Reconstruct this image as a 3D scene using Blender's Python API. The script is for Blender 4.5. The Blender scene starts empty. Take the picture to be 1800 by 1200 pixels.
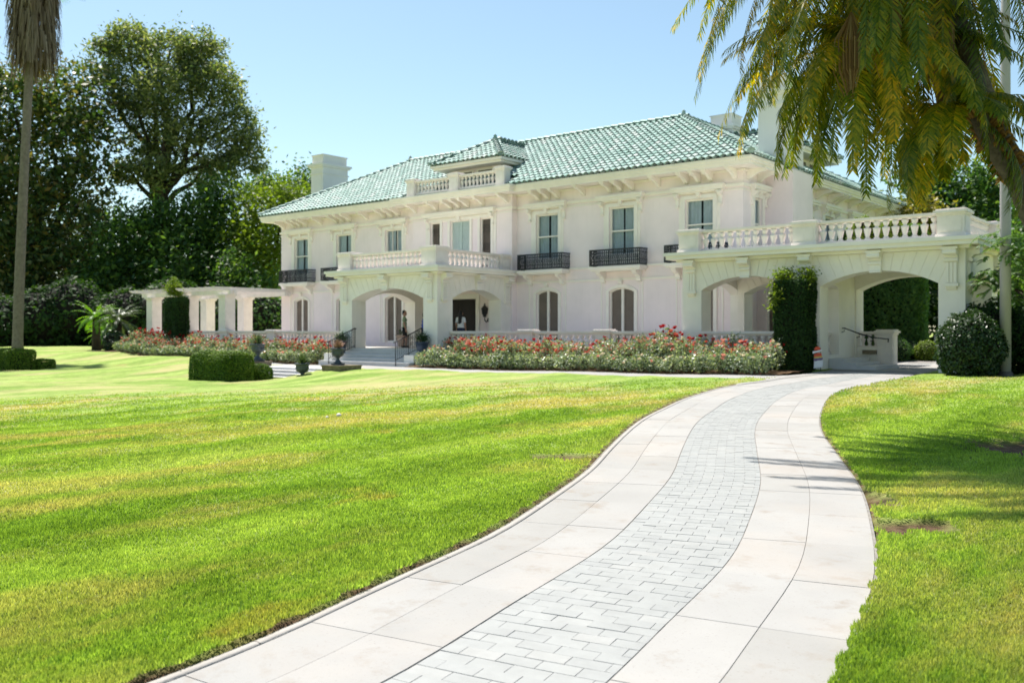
import bpy, bmesh, math, random
import numpy as np
from mathutils import Vector, Matrix
R_ = math.radians
rng = np.random.default_rng(7)
random.seed(7)
sc = bpy.context.scene
COL = sc.collection

# ------------------------------------------------------------------ camera, sky, sun, exposure
PSI = R_(39.148)                       # the camera looks this far to the left of the facade's normal
CAM = (28.87, -32.0, 1.6)              # world: X along the facade, Y into the house, facade plane Y=0, house axis X=0
cd = bpy.data.cameras.new('camera'); cam = bpy.data.objects.new('camera', cd); COL.objects.link(cam)
cam.location = CAM; cam.rotation_euler = (math.pi/2, 0, PSI)
cd.lens = 32.4; cd.sensor_width = 36; cd.shift_y = -0.0106; cd.clip_start = 0.1; cd.clip_end = 1500
cd.dof.use_dof = True; cd.dof.focus_distance = 8.0; cd.dof.aperture_fstop = 2.4
sc.camera = cam
SUN = Vector((-0.485, 0.19, 1.0)).normalized()
EL = math.asin(SUN.z); AZ = math.atan2(SUN.x, SUN.y)
w = bpy.data.worlds.new('World'); sc.world = w; w.use_nodes = True
nt = w.node_tree; bg = nt.nodes['Background']
sky = nt.nodes.new('ShaderNodeTexSky'); sky.sky_type = 'NISHITA'; sky.sun_disc = False
sky.sun_elevation = EL; sky.sun_rotation = AZ; sky.air_density = 1.0; sky.dust_density = 0.7; sky.ozone_density = 1.6
wb = nt.nodes.new('ShaderNodeMix'); wb.data_type = 'RGBA'; wb.blend_type = 'MULTIPLY'; wb.inputs[0].default_value = 1; wb.inputs[7].default_value = (1.0, 1.045, .93, 1)   # even white balance of the whole sky
nt.links.new(sky.outputs[0], wb.inputs[6]); nt.links.new(wb.outputs[2], bg.inputs[0]); bg.inputs[1].default_value = 0.1
sl = bpy.data.lights.new('sun', 'SUN'); sl.energy = 5.0; sl.angle = R_(0.53); sl.color = (1.0, 0.95, 0.87)
so = bpy.data.objects.new('sun', sl); COL.objects.link(so); so.rotation_euler = (-SUN).to_track_quat('-Z', 'Y').to_euler()
so.location = (0, 0, 60)
vs = sc.view_settings; vs.view_transform = 'Standard'; vs.look = 'None'; vs.gamma = 1; vs.use_curve_mapping = False
vs.exposure = 0.83
sc.cycles.max_bounces = 8; sc.cycles.diffuse_bounces = 5; sc.cycles.transparent_max_bounces = 8
sc.cycles.use_denoising = True

RV = np.array([math.cos(PSI), math.sin(PSI)]); FV = np.array([-math.sin(PSI), math.cos(PSI)])
def W(lat, dep):
    p = np.array(CAM[:2]) + lat*RV + dep*FV
    return float(p[0]), float(p[1])

# ------------------------------------------------------------------ helpers
def tag(o, label=None, cat=None, group=None, kind=None):
    if label: o['label'] = label
    if cat: o['category'] = cat
    if group: o['group'] = group
    if kind: o['kind'] = kind
    return o
def empty(name, loc=(0, 0, 0), rz=0, parent=None):
    o = bpy.data.objects.new(name, None); COL.objects.link(o); o.location = loc; o.rotation_euler = (0, 0, rz)
    o.empty_display_size = .2
    if parent: o.parent = parent
    return o
def link(name, me, parent=None, mat=None):
    o = bpy.data.objects.new(name, me); COL.objects.link(o)
    if parent is not None: o.parent = parent
    if mat is not None: o.matrix_local = mat
    return o
class MB:
    def __init__(s): s.v = []; s.f = []; s.m = []; s.sm = []; s.mi = 0; s.smooth = False
    def face(s, idx): s.f.append(idx); s.m.append(s.mi); s.sm.append(s.smooth)
    def poly(s, pts):
        n = len(s.v); s.v += [tuple(p) for p in pts]; s.face(list(range(n, n+len(pts))))
    def box(s, x0, x1, y0, y1, z0, z1):
        n = len(s.v)
        s.v += [(x0,y0,z0),(x1,y0,z0),(x1,y1,z0),(x0,y1,z0),(x0,y0,z1),(x1,y0,z1),(x1,y1,z1),(x0,y1,z1)]
        for q in ((0,3,2,1),(4,5,6,7),(0,1,5,4),(1,2,6,5),(2,3,7,6),(3,0,4,7)): s.face([n+i for i in q])
        return s
    def hexa(s, bot, top):
        n = len(s.v); s.v += [tuple(p) for p in bot]+[tuple(p) for p in top]
        for q in ((0,3,2,1),(4,5,6,7),(0,1,5,4),(1,2,6,5),(2,3,7,6),(3,0,4,7)): s.face([n+i for i in q])
    def prism(s, pts, fa, fb):
        """pts 2-D outline; fa / fb map an outline point to the two end faces."""
        n = len(s.v); k = len(pts)
        s.v += [tuple(fa(p)) for p in pts] + [tuple(fb(p)) for p in pts]
        s.face(list(range(n, n+k))[::-1]); s.face(list(range(n+k, n+2*k)))
        for i in range(k): j = (i+1) % k; s.face([n+i, n+j, n+k+j, n+k+i])
    def lathe(s, prof, seg=10, c=(0,0,0), cap=True):
        n = len(s.v); sm = s.smooth; s.smooth = True
        for r, z in prof:
            for i in range(seg):
                a = 2*math.pi*i/seg; s.v.append((c[0]+r*math.cos(a), c[1]+r*math.sin(a), c[2]+z))
        for k in range(len(prof)-1):
            for i in range(seg):
                j = (i+1) % seg; s.face([n+k*seg+i, n+k*seg+j, n+(k+1)*seg+j, n+(k+1)*seg+i])
        s.smooth = False
        if cap:
            s.face([n+i for i in range(seg)][::-1]); s.face([n+(len(prof)-1)*seg+i for i in range(seg)])
        s.smooth = sm
    def tube(s, pts, rad, seg=6, cap=True):
        pts = [Vector(p) for p in pts]; n = len(s.v); sm = s.smooth; s.smooth = True
        if not hasattr(rad, '__len__'): rad = [rad]*len(pts)
        up = Vector((0,0,1))
        for k, p in enumerate(pts):
            d = (pts[min(k+1,len(pts)-1)]-pts[max(k-1,0)])
            if d.length < 1e-9: d = Vector((0,0,1))
            d.normalize()
            a = d.cross(up if abs(d.z) < .9 else Vector((1,0,0))); a.normalize(); b = d.cross(a)
            for i in range(seg):
                t = 2*math.pi*i/seg; q = p+(a*math.cos(t)+b*math.sin(t))*rad[k]; s.v.append(tuple(q))
        for k in range(len(pts)-1):
            for i in range(seg):
                j = (i+1) % seg; s.face([n+k*seg+i, n+k*seg+j, n+(k+1)*seg+j, n+(k+1)*seg+i])
        s.smooth = False
        if cap: s.face([n+i for i in range(seg)]); s.face([n+(len(pts)-1)*seg+i for i in range(seg)])
        s.smooth = sm
    def wall(s, M, u0, u1, z0, z1, th, ops):
        """M(u, d, z) -> point, d = 0 outside face .. th inside; ops = (ua, ub, za, zb, rise)."""
        def arch(o, u):
            ua, ub, za, zb, ri = o
            if ri <= 0: return zb
            c, h = (ua+ub)/2, (ub-ua)/2; Rr = (h*h+ri*ri)/(2*ri)
            return zb + math.sqrt(max(Rr*Rr-(u-c)**2, 0))-(Rr-ri)
        us = {u0, u1}
        for o in ops:
            us |= {o[0], o[1]}
            if o[4] > 0: us |= {o[0]+(o[1]-o[0])*k/14 for k in range(1, 14)}
        us = sorted(us)
        for a, b in zip(us[:-1], us[1:]):
            if b-a < 1e-6: continue
            m = (a+b)/2
            voids = sorted([o for o in ops if o[0] < m < o[1]], key=lambda o: o[2])
            la, lb = z0, z0
            for o in voids+[None]:
                ha, hb = (z1, z1) if o is None else (o[2], o[2])
                if ha-la > 1e-6 or hb-lb > 1e-6:
                    s.poly([M(a,0,la),M(b,0,lb),M(b,0,hb),M(a,0,ha)]); s.poly([M(a,th,la),M(a,th,ha),M(b,th,hb),M(b,th,lb)])
                    s.poly([M(a,0,ha),M(b,0,hb),M(b,th,hb),M(a,th,ha)]); s.poly([M(a,0,la),M(a,th,la),M(b,th,lb),M(b,0,lb)])
                if o is not None: la, lb = arch(o, a), arch(o, b)
        for o in ops:
            for u in (o[0], o[1]): s.poly([M(u,0,o[2]),M(u,th,o[2]),M(u,th,o[3]),M(u,0,o[3])])
        for u in (u0, u1): s.poly([M(u,0,z0),M(u,th,z0),M(u,th,z1),M(u,0,z1)])
    def mesh(s, name, mats):
        me = bpy.data.meshes.new(name); me.from_pydata(s.v, [], s.f)
        for m in (mats if isinstance(mats, (list, tuple)) else [mats]): me.materials.append(m)
        me.polygons.foreach_set('material_index', s.m); me.polygons.foreach_set('use_smooth', s.sm)
        bm = bmesh.new(); bm.from_mesh(me); bmesh.ops.recalc_face_normals(bm, faces=bm.faces); bm.to_mesh(me); bm.free()
        me.update(); return me
    def build(s, name, mats, parent=None, mat=None): return link(name, s.mesh(name, mats), parent, mat)
def quads_mesh(name, V, mat, smooth=False, nside=4):
    """V: (n, nside, 3) separate faces -> one mesh, fast."""
    n = len(V); me = bpy.data.meshes.new(name)
    me.vertices.add(n*nside); me.loops.add(n*nside); me.polygons.add(n)
    me.vertices.foreach_set('co', np.ascontiguousarray(V, dtype=np.float32).ravel())
    me.loops.foreach_set('vertex_index', np.arange(n*nside, dtype=np.int32))
    me.polygons.foreach_set('loop_start', np.arange(0, n*nside, nside, dtype=np.int32))
    me.polygons.foreach_set('loop_total', np.full(n, nside, dtype=np.int32))
    if smooth: me.polygons.foreach_set('use_smooth', np.ones(n, dtype=bool))
    me.materials.append(mat); me.update(calc_edges=True); return me
def grid_mesh(name, P, mat, closed=False, smooth=True):
    """P: (rows, cols, 3)."""
    r, c = P.shape[:2]; me = bpy.data.meshes.new(name)
    idx = np.arange(r*c).reshape(r, c)
    F = np.stack([idx[:-1,:-1], idx[:-1,1:], idx[1:,1:], idx[1:,:-1]], -1).reshape(-1, 4)
    me.vertices.add(r*c); me.loops.add(len(F)*4); me.polygons.add(len(F))
    me.vertices.foreach_set('co', np.ascontiguousarray(P, dtype=np.float32).ravel())
    me.loops.foreach_set('vertex_index', F.astype(np.int32).ravel())
    me.polygons.foreach_set('loop_start', np.arange(0, len(F)*4, 4, dtype=np.int32))
    me.polygons.foreach_set('loop_total', np.full(len(F), 4, dtype=np.int32))
    if smooth: me.polygons.foreach_set('use_smooth', np.ones(len(F), dtype=bool))
    me.materials.append(mat); me.update(calc_edges=True); return me

# ------------------------------------------------------------------ materials
def newmat(name):
    m = bpy.data.materials.new(name); m.use_nodes = True; t = m.node_tree
    return m, t, t.nodes, t.links, t.nodes['Principled BSDF']
def N(t, kind, **kw):
    n = t.nodes.new(kind)
    for k, v in kw.items():
        if k.startswith('i_'): n.inputs[k[2:].replace('_', ' ')].default_value = v
        else: setattr(n, k, v)
    return n
def ramp(t, stops, interp='LINEAR'):
    n = t.nodes.new('ShaderNodeValToRGB'); cr = n.color_ramp; cr.interpolation = interp
    while len(cr.elements) < len(stops): cr.elements.new(.5)
    for e, (p, c) in zip(cr.elements, stops): e.position = p; e.color = (*c, 1) if len(c) == 3 else c
    return n
def mix(t, fac, a, b, mode='MIX'):
    n = t.nodes.new('ShaderNodeMix'); n.data_type = 'RGBA'; n.blend_type = mode
    L = t.links
    for sock, v in ((n.inputs[0], fac), (n.inputs[6], a), (n.inputs[7], b)):
        if hasattr(v, 'default_value') or hasattr(v, 'links'): L.new(v, sock)
        else: sock.default_value = (*v, 1) if isinstance(v, tuple) and len(v) == 3 else v
    return n.outputs[2]
def surf(name, col, var=.12, scale=3.0, rough=.7, bump=.1, bscale=60, spec=.5, metal=0, isl=0.0, col2=None, stain=0.0):
    """Painted or mineral surface: base colour with cloudy and fine variation, weather streaks and fine relief."""
    m, t, n, L, p = newmat(name)
    g = N(t, 'ShaderNodeNewGeometry')
    n1 = N(t, 'ShaderNodeTexNoise', i_Scale=scale, i_Detail=5.0, i_Roughness=.6); L.new(g.outputs['Position'], n1.inputs['Vector'])
    dark = tuple(c*(1-var) for c in col); lite = tuple(min(c*(1+var*.7), 1) for c in col)
    if col2: dark = col2
    r1 = ramp(t, [(.3, dark), (.7, lite)]); L.new(n1.outputs['Fac'], r1.inputs[0]); out = r1.outputs[0]
    if isl:
        r2 = ramp(t, [(0, (1-isl,)*3), (1, (1+isl*.5,)*3)]); L.new(g.outputs['Random Per Island'], r2.inputs[0])
        out = mix(t, 1.0, out, r2.outputs[0], 'MULTIPLY')
    if stain:
        mp = N(t, 'ShaderNodeMapping'); mp.inputs['Scale'].default_value = (5, 5, .35); L.new(g.outputs['Position'], mp.inputs[0])
        n3 = N(t, 'ShaderNodeTexNoise', i_Scale=1.3, i_Detail=6.0, i_Roughness=.65); L.new(mp.outputs[0], n3.inputs['Vector'])
        r3 = ramp(t, [(.52, (0,)*3), (.78, (1,)*3)]); L.new(n3.outputs['Fac'], r3.inputs[0])
        sf = N(t, 'ShaderNodeMath', operation='MULTIPLY'); L.new(r3.outputs[0], sf.inputs[0]); sf.inputs[1].default_value = stain
        out = mix(t, sf.outputs[0], out, tuple(c*.62 for c in col))
    L.new(out, p.inputs['Base Color'])
    p.inputs['Roughness'].default_value = rough; p.inputs['Metallic'].default_value = metal
    p.inputs['Specular IOR Level'].default_value = spec
    if bump:
        n2 = N(t, 'ShaderNodeTexNoise', i_Scale=bscale, i_Detail=4.0); L.new(g.outputs['Position'], n2.inputs['Vector'])
        b = N(t, 'ShaderNodeBump', i_Strength=bump, i_Distance=.02); L.new(n2.outputs['Fac'], b.inputs['Height']); L.new(b.outputs[0], p.inputs['Normal'])
    return m
def leafmat(name, cols, trans=.35, rough=.45, spec=.4, tcol=None, per_obj=0.0):
    """cols: dark .. light, picked per leaf with a slow drift through the crown."""
    m, t, n, L, p = newmat(name)
    g = N(t, 'ShaderNodeNewGeometry')
    ns = N(t, 'ShaderNodeTexNoise', i_Scale=.55, i_Detail=2.0); L.new(g.outputs['Position'], ns.inputs['Vector'])
    a = N(t, 'ShaderNodeMath', operation='MULTIPLY_ADD'); L.new(ns.outputs['Fac'], a.inputs[0]); a.inputs[1].default_value = .9; a.inputs[2].default_value = -.45
    b = N(t, 'ShaderNodeMath', operation='ADD'); L.new(a.outputs[0], b.inputs[0])
    if per_obj:
        oi = N(t, 'ShaderNodeObjectInfo'); q = N(t, 'ShaderNodeMix'); q.inputs[0].default_value = per_obj; L.new(g.outputs['Random Per Island'], q.inputs[2]); L.new(oi.outputs['Random'], q.inputs[3]); L.new(q.outputs[0], b.inputs[1])
    else: L.new(g.outputs['Random Per Island'], b.inputs[1])
    k = len(cols); r = ramp(t, [(i/(k-1), c) for i, c in enumerate(cols)]); L.new(b.outputs[0], r.inputs[0])
    L.new(r.outputs[0], p.inputs['Base Color']); p.inputs['Roughness'].default_value = rough; p.inputs['Specular IOR Level'].default_value = spec
    tr = N(t, 'ShaderNodeBsdfTranslucent')
    tc = mix(t, 1.0, r.outputs[0], tcol or (1.5, 1.6, .6), 'MULTIPLY'); L.new(tc, tr.inputs[0])
    ms = N(t, 'ShaderNodeMixShader'); ms.inputs[0].default_value = trans
    L.new(p.outputs[0], ms.inputs[1]); L.new(tr.outputs[0], ms.inputs[2]); L.new(ms.outputs[0], n['Material Output'].inputs[0])
    return m
M = {}
M['stucco'] = surf('stucco', (.865, .752, .765), .06, .8, .85, .25, 45, .25, stain=.16)
M['trim'] = surf('trim_paint', (.86, .80, .745), .06, 1.5, .7, .12, 60, .3, stain=.12)
M['porchpaint'] = surf('porch_paint', (.83, .785, .73), .06, 1.0, .8, .2, 50, .25, stain=.12)
M['bal'] = surf('balustrade_stone', (.80, .73, .70), .08, 3, .75, .15, 70, .3, stain=.15)
M['terrace'] = surf('terrace_stone', (.60, .57, .54), .10, 2.0, .8, .15, 60, .3)
M['step'] = surf('step_marble', (.55, .54, .54), .10, 2.0, .6, .08, 60, .4)
M['iron'] = surf('wrought_iron', (.02, .021, .023), .2, 8, .5, .1, 80, .5)
M['door'] = surf('door_dark', (.012, .009, .008), .2, 6, .6, .05, 40, .3)
M['dark'] = surf('interior_dark', (.02, .018, .016), .2, 3, .9, 0, 40, .1)
M['screen'] = surf('window_screen', (.155, .12, .10), .15, 2.2, .55, .06, 90, .4)
M['curtain'] = surf('curtain', (.62, .66, .70), .10, 4, .9, .05, 40, .2)
M['blind'] = surf('blind', (.50, .60, .58), .06, 4, .8, .05, 40, .2)
def concretemat():
    m, t, n, L, p = newmat('drive_concrete')
    g = N(t, 'ShaderNodeNewGeometry'); oi = N(t, 'ShaderNodeObjectInfo')
    def nz(sc, d, r, st): 
        q = N(t, 'ShaderNodeTexNoise', i_Scale=sc, i_Detail=d, i_Roughness=r); L.new(g.outputs['Position'], q.inputs['Vector']); k = ramp(t, st); L.new(q.outputs['Fac'], k.inputs[0]); return k.outputs[0]
    c = nz(1.1, 6.0, .6, [(.3, (.295, .288, .278)), (.7, (.34, .333, .322))])
    r = ramp(t, [(0, (.93, .925, .91)), (.5, (1, 1, 1)), (1, (1.05, 1.04, 1.03))]); L.new(oi.outputs['Random'], r.inputs[0]); c = mix(t, 1.0, c, r.outputs[0], 'MULTIPLY')
    c = mix(t, nz(3.2, 8.0, .7, [(.54, (0,)*3), (.72, (.8,)*3)]), c, (.25, .215, .18))
    c = mix(t, nz(60.0, 3.0, .6, [(.60, (0,)*3), (.72, (.5,)*3)]), c, (.22, .20, .18))
    c = mix(t, nz(.6, 5.0, .6, [(.5, (0,)*3), (.68, (.4,)*3)]), c, (.37, .325, .285))
    L.new(c, p.inputs['Base Color']); p.inputs['Roughness'].default_value = .85; p.inputs['Specular IOR Level'].default_value = .2
    q = N(t, 'ShaderNodeTexNoise', i_Scale=130.0, i_Detail=4.0); L.new(g.outputs['Position'], q.inputs['Vector'])
    b = N(t, 'ShaderNodeBump', i_Strength=.18, i_Distance=.01); L.new(q.outputs['Fac'], b.inputs['Height']); L.new(b.outputs[0], p.inputs['Normal'])
    return m
M['concrete'] = concretemat()
M['joint'] = surf('joint_dirt', (.245, .23, .215), .2, 9, .95, .2, 80, .1)
M['kerb'] = surf('kerb_stone', (.37, .345, .32), .12, 4, .85, .25, 80, .2)
M['soil'] = surf('soil', (.10, .062, .036), .45, 7, .95, .6, 60, .1)
M['bark'] = surf('tree_bark', (.055, .042, .032), .35, 5, .9, .6, 20, .2)
M['palmdark'] = surf('palm_trunk_dark', (.125, .105, .09), .5, 9, .95, .7, 26, .15)
M['palmbark'] = surf('palm_bark', (.17, .145, .125), .3, 6, .9, .5, 30, .2)
M['urn'] = surf('urn_metal', (.055, .07, .09), .3, 6, .5, .15, 50, .5)
M['plinth'] = surf('plinth_stone', (.22, .18, .13), .35, 7, .9, .4, 50, .2)
M['terracotta'] = surf('pale_terracotta', (.42, .33, .27), .2, 6, .85, .2, 50, .2)
M['bluepot'] = surf('blue_glazed_pot', (.05, .07, .12), .25, 6, .35, .1, 40, .5)
M['pole'] = surf('pole_paint', (.34, .32, .33), .08, 2, .5, .1, 60, .4, stain=.15)
M['polebase'] = surf('pole_base_iron', (.10, .085, .08), .3, 8, .7, .3, 60, .4)
M['chim'] = surf('chimney_paint', (.76, .72, .70), .05, 1, .85, .2, 50, .25, stain=.1)
M['straw'] = surf('dry_plant', (.42, .27, .20), .3, 8, .9, 0, 40, .1, isl=.4)
M['skin'] = surf('skin', (.42, .23, .16), .08, 9, .6, 0, 40, .4)
M['hair'] = surf('hair', (.012, .010, .010), .2, 30, .5, .2, 90, .4)
M['green_cloth'] = surf('green_cloth', (.24, .30, .18), .12, 12, .9, .2, 120, .1)
M['black_cloth'] = surf('black_cloth', (.018, .019, .022), .2, 12, .9, .2, 120, .1)
M['white_cloth'] = surf('white_cloth', (.72, .73, .76), .06, 12, .9, .2, 120, .1)
M['blue_cloth'] = surf('blue_cloth', (.03, .09, .42), .12, 12, .9, .2, 120, .1)
M['navy_cloth'] = surf('navy_cloth', (.03, .04, .08), .12, 12, .9, .2, 120, .1)
M['shoe'] = surf('shoe', (.02, .02, .02), .1, 12, .6, 0, 60, .3)
M['sign_red'] = surf('sign_red', (.55, .07, .03), .1, 8, .5, 0, 60, .4)
M['sign_white'] = surf('sign_white', (.70, .70, .74), .05, 8, .5, 0, 60, .4)
M['sign_purple'] = surf('sign_purple', (.15, .10, .22), .1, 8, .5, 0, 60, .4)
M['sign_yellow'] = surf('sign_yellow', (.50, .38, .10), .1, 8, .5, 0, 60, .4)
M['mushroom'] = surf('mushroom_white', (.75, .70, .62), .08, 9, .7, .05, 60, .3)
def glassmat():
    m, t, n, L, p = newmat('window_glass')
    p.inputs['Base Color'].default_value = (.03, .04, .045, 1); p.inputs['Roughness'].default_value = .06; p.inputs['Specular IOR Level'].default_value = .6
    tr = N(t, 'ShaderNodeBsdfTransparent'); tr.inputs[0].default_value = (.80, .86, .88, 1)
    ms = N(t, 'ShaderNodeMixShader'); ms.inputs[0].default_value = .87
    L.new(p.outputs[0], ms.inputs[1]); L.new(tr.outputs[0], ms.inputs[2]); L.new(ms.outputs[0], n['Material Output'].inputs[0]); return m
M['glass'] = glassmat()
def tilemat():
    m, t, n, L, p = newmat('glazed_tile')
    g = N(t, 'ShaderNodeNewGeometry'); oi = N(t, 'ShaderNodeObjectInfo')
    wn = N(t, 'ShaderNodeTexWhiteNoise', noise_dimensions='2D')
    cb = N(t, 'ShaderNodeCombineXYZ'); L.new(g.outputs['Random Per Island'], cb.inputs[0]); L.new(oi.outputs['Random'], cb.inputs[1]); L.new(cb.outputs[0], wn.inputs['Vector'])
    r = ramp(t, [(0, (.235, .37, .33)), (.3, (.30, .435, .395)), (.6, (.35, .475, .44)), (.88, (.40, .50, .47)), (1, (.44, .50, .475))]); L.new(wn.outputs['Value'], r.inputs[0])
    n1 = N(t, 'ShaderNodeTexNoise', i_Scale=9.0, i_Detail=5.0); L.new(g.outputs['Position'], n1.inputs['Vector'])
    r2 = ramp(t, [(.35, (.72,)*3), (.7, (1.15,)*3)]); L.new(n1.outputs['Fac'], r2.inputs[0])
    L.new(mix(t, 1.0, r.outputs[0], r2.outputs[0], 'MULTIPLY'), p.inputs['Base Color'])
    p.inputs['Roughness'].default_value = .6; p.inputs['Specular IOR Level'].default_value = .3
    return m
M['tile'] = tilemat()
M['pan'] = surf('roof_pan', (.03, .075, .062), .3, 6, .7, .2, 40, .3)
def pavermat():
    m, t, n, L, p = newmat('grey_brick_paver')
    g = N(t, 'ShaderNodeNewGeometry'); oi = N(t, 'ShaderNodeObjectInfo')
    wn = N(t, 'ShaderNodeTexWhiteNoise', noise_dimensions='2D')
    cb = N(t, 'ShaderNodeCombineXYZ'); L.new(g.outputs['Random Per Island'], cb.inputs[0]); L.new(oi.outputs['Random'], cb.inputs[1]); L.new(cb.outputs[0], wn.inputs['Vector'])
    r = ramp(t, [(0, (.268, .273, .268)), (.5, (.278, .283, .276)), (.85, (.286, .291, .283)), (1, (.296, .296, .286))]); L.new(wn.outputs['Value'], r.inputs[0])
    n1 = N(t, 'ShaderNodeTexNoise', i_Scale=7.0, i_Detail=6.0, i_Roughness=.65); L.new(g.outputs['Position'], n1.inputs['Vector'])
    r2 = ramp(t, [(.3, (.90,)*3), (.7, (1.07,)*3)]); L.new(n1.outputs['Fac'], r2.inputs[0])
    L.new(mix(t, 1.0, r.outputs[0], r2.outputs[0], 'MULTIPLY'), p.inputs['Base Color']); p.inputs['Roughness'].default_value = .62
    n2 = N(t, 'ShaderNodeTexNoise', i_Scale=90.0, i_Detail=4.0); L.new(g.outputs['Position'], n2.inputs['Vector'])
    b = N(t, 'ShaderNodeBump', i_Strength=.15, i_Distance=.01); L.new(n2.outputs['Fac'], b.inputs['Height']); L.new(b.outputs[0], p.inputs['Normal'])
    return m
M['paver'] = pavermat()
def lawn_color(t):
    """Mown turf: streaks that follow the mower, darker lush drifts, straw-coloured dry patches."""
    L = t.links; g = N(t, 'ShaderNodeNewGeometry')
    def noise(scale, sx, sy, detail, rough=.55, off=0):
        mp = N(t, 'ShaderNodeMapping'); mp.inputs['Rotation'].default_value = (0, 0, R_(5)); mp.inputs['Scale'].default_value = (sy, sx, 0)
        mp.inputs['Location'].default_value = (off, off*.7, 0)
        L.new(g.outputs['Position'], mp.inputs[0])
        q = N(t, 'ShaderNodeTexNoise', i_Scale=scale, i_Detail=detail, i_Roughness=rough); L.new(mp.outputs[0], q.inputs['Vector']); return q.outputs['Fac']
    base = ramp(t, [(.25, (.12, .21, .026)), (.42, (.19, .30, .045)), (.57, (.265, .37, .075)), (.74, (.375, .425, .155))])
    L.new(noise(.55, .22, 1.0, 6, .62), base.inputs[0])
    fine = ramp(t, [(.25, (.62, .66, .55)), (.75, (1.3, 1.22, 1.35))]); L.new(noise(5.0, .6, 1.0, 5, .7, 3), fine.inputs[0])
    c = mix(t, 1.0, base.outputs[0], fine.outputs[0], 'MULTIPLY')
    wv = N(t, 'ShaderNodeTexWave', wave_type='BANDS', bands_direction='X', i_Scale=.17, i_Distortion=2.2, i_Detail=2.0); wv.inputs['Detail Scale'].default_value = .4; L.new(g.outputs['Position'], wv.inputs['Vector'])
    wr = ramp(t, [(.2, (.89, .91, .86)), (.8, (1.10, 1.08, 1.14))]); L.new(wv.outputs['Fac'], wr.inputs[0]); c = mix(t, 1.0, c, wr.outputs[0], 'MULTIPLY')
    dry = ramp(t, [(.48, (0,)*3), (.62, (1,)*3)]); L.new(noise(.42, .35, 1.0, 7, .68, 11.3), dry.inputs[0])
    df = N(t, 'ShaderNodeMath', operation='MULTIPLY'); L.new(dry.outputs[0], df.inputs[0]); df.inputs[1].default_value = .75
    c = mix(t, df.outputs[0], c, (.45, .375, .18))
    br = ramp(t, [(.62, (0,)*3), (.73, (1,)*3)]); L.new(noise(.8, .5, 1.0, 6, .6, 27.0), br.inputs[0])
    bf = N(t, 'ShaderNodeMath', operation='MULTIPLY'); L.new(br.outputs[0], bf.inputs[0]); bf.inputs[1].default_value = .6
    return mix(t, bf.outputs[0], c, (.42, .28, .12)), g
def lawnmat():
    m, t, n, L, p = newmat('lawn')
    c, g = lawn_color(t)
    at = N(t, 'ShaderNodeAttribute', attribute_name='soil')
    sn = N(t, 'ShaderNodeTexNoise', i_Scale=14.0, i_Detail=5.0); L.new(g.outputs['Position'], sn.inputs['Vector'])
    sr = ramp(t, [(.3, (.07, .04, .022)), (.7, (.20, .13, .075))]); L.new(sn.outputs['Fac'], sr.inputs[0])
    L.new(mix(t, at.outputs['Fac'], c, sr.outputs[0]), p.inputs['Base Color']); p.inputs['Roughness'].default_value = .8; p.inputs['Specular IOR Level'].default_value = .15
    n2 = N(t, 'ShaderNodeTexNoise', i_Scale=22.0, i_Detail=7.0, i_Roughness=.75); L.new(g.outputs['Position'], n2.inputs['Vector'])
    b = N(t, 'ShaderNodeBump', i_Strength=.9, i_Distance=.05); L.new(n2.outputs['Fac'], b.inputs['Height']); L.new(b.outputs[0], p.inputs['Normal'])
    return m
def grassmat():
    m, t, n, L, p = newmat('grass_blades')
    c, g = lawn_color(t)
    r = ramp(t, [(0, (.95, 1.0, .85)), (.5, (1.35, 1.35, 1.2)), (.9, (1.65, 1.6, 1.6)), (1, (1.9, 1.8, 2.0))]); L.new(g.outputs['Random Per Island'], r.inputs[0])
    c = mix(t, 1.0, c, r.outputs[0], 'MULTIPLY')
    L.new(c, p.inputs['Base Color']); p.inputs['Roughness'].default_value = .45; p.inputs['Specular IOR Level'].default_value = .35
    tr = N(t, 'ShaderNodeBsdfTranslucent'); L.new(mix(t, 1.0, c, (1.3, 1.3, .6), 'MULTIPLY'), tr.inputs[0])
    ms = N(t, 'ShaderNodeMixShader'); ms.inputs[0].default_value = .45
    L.new(p.outputs[0], ms.inputs[1]); L.new(tr.outputs[0], ms.inputs[2]); L.new(ms.outputs[0], n['Material Output'].inputs[0])
    return m
M['lawn'] = lawnmat(); M['grass'] = grassmat()
M['lf_dark'] = leafmat('leaf_magnolia', [(.022, .05, .02), (.045, .085, .026), (.075, .12, .034), (.13, .155, .05), (.22, .16, .05)], .35, .45, .3)
M['lf_euc'] = leafmat('leaf_eucalyptus', [(.06, .095, .045), (.11, .15, .065), (.185, .215, .10), (.30, .31, .15)], .42, .5, .35)
M['lf_mid'] = leafmat('leaf_mid_green', [(.025, .065, .02), (.045, .105, .026), (.08, .15, .034), (.15, .23, .05)], .4, .5, .3)
M['lf_lime'] = leafmat('leaf_lime', [(.07, .115, .012), (.13, .19, .018), (.20, .26, .028)], .42, .5, .3)
M['lf_hedge'] = leafmat('leaf_clipped_hedge', [(.035, .085, .010), (.065, .13, .012), (.12, .20, .018), (.20, .28, .03)], .12, .6, .15)
M['lf_ivy'] = leafmat('leaf_fig_vine', [(.014, .04, .012), (.028, .065, .016), (.05, .10, .022)], .35, .6, .2)
M['lf_glossy'] = leafmat('leaf_glossy_shrub', [(.015, .04, .012), (.028, .062, .016), (.05, .095, .024)], .25, .36, .38)
M['lf_rose'] = leafmat('leaf_rose', [(.085, .13, .07), (.165, .22, .135), (.28, .33, .225), (.48, .51, .39)], .3, .4, .45)
M['lf_palm'] = leafmat('palm_leaflet', [(.03, .065, .010), (.07, .125, .014), (.17, .20, .018), (.46, .34, .03)], .58, .35, .4, (2.2, 1.8, .4), .4)
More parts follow.
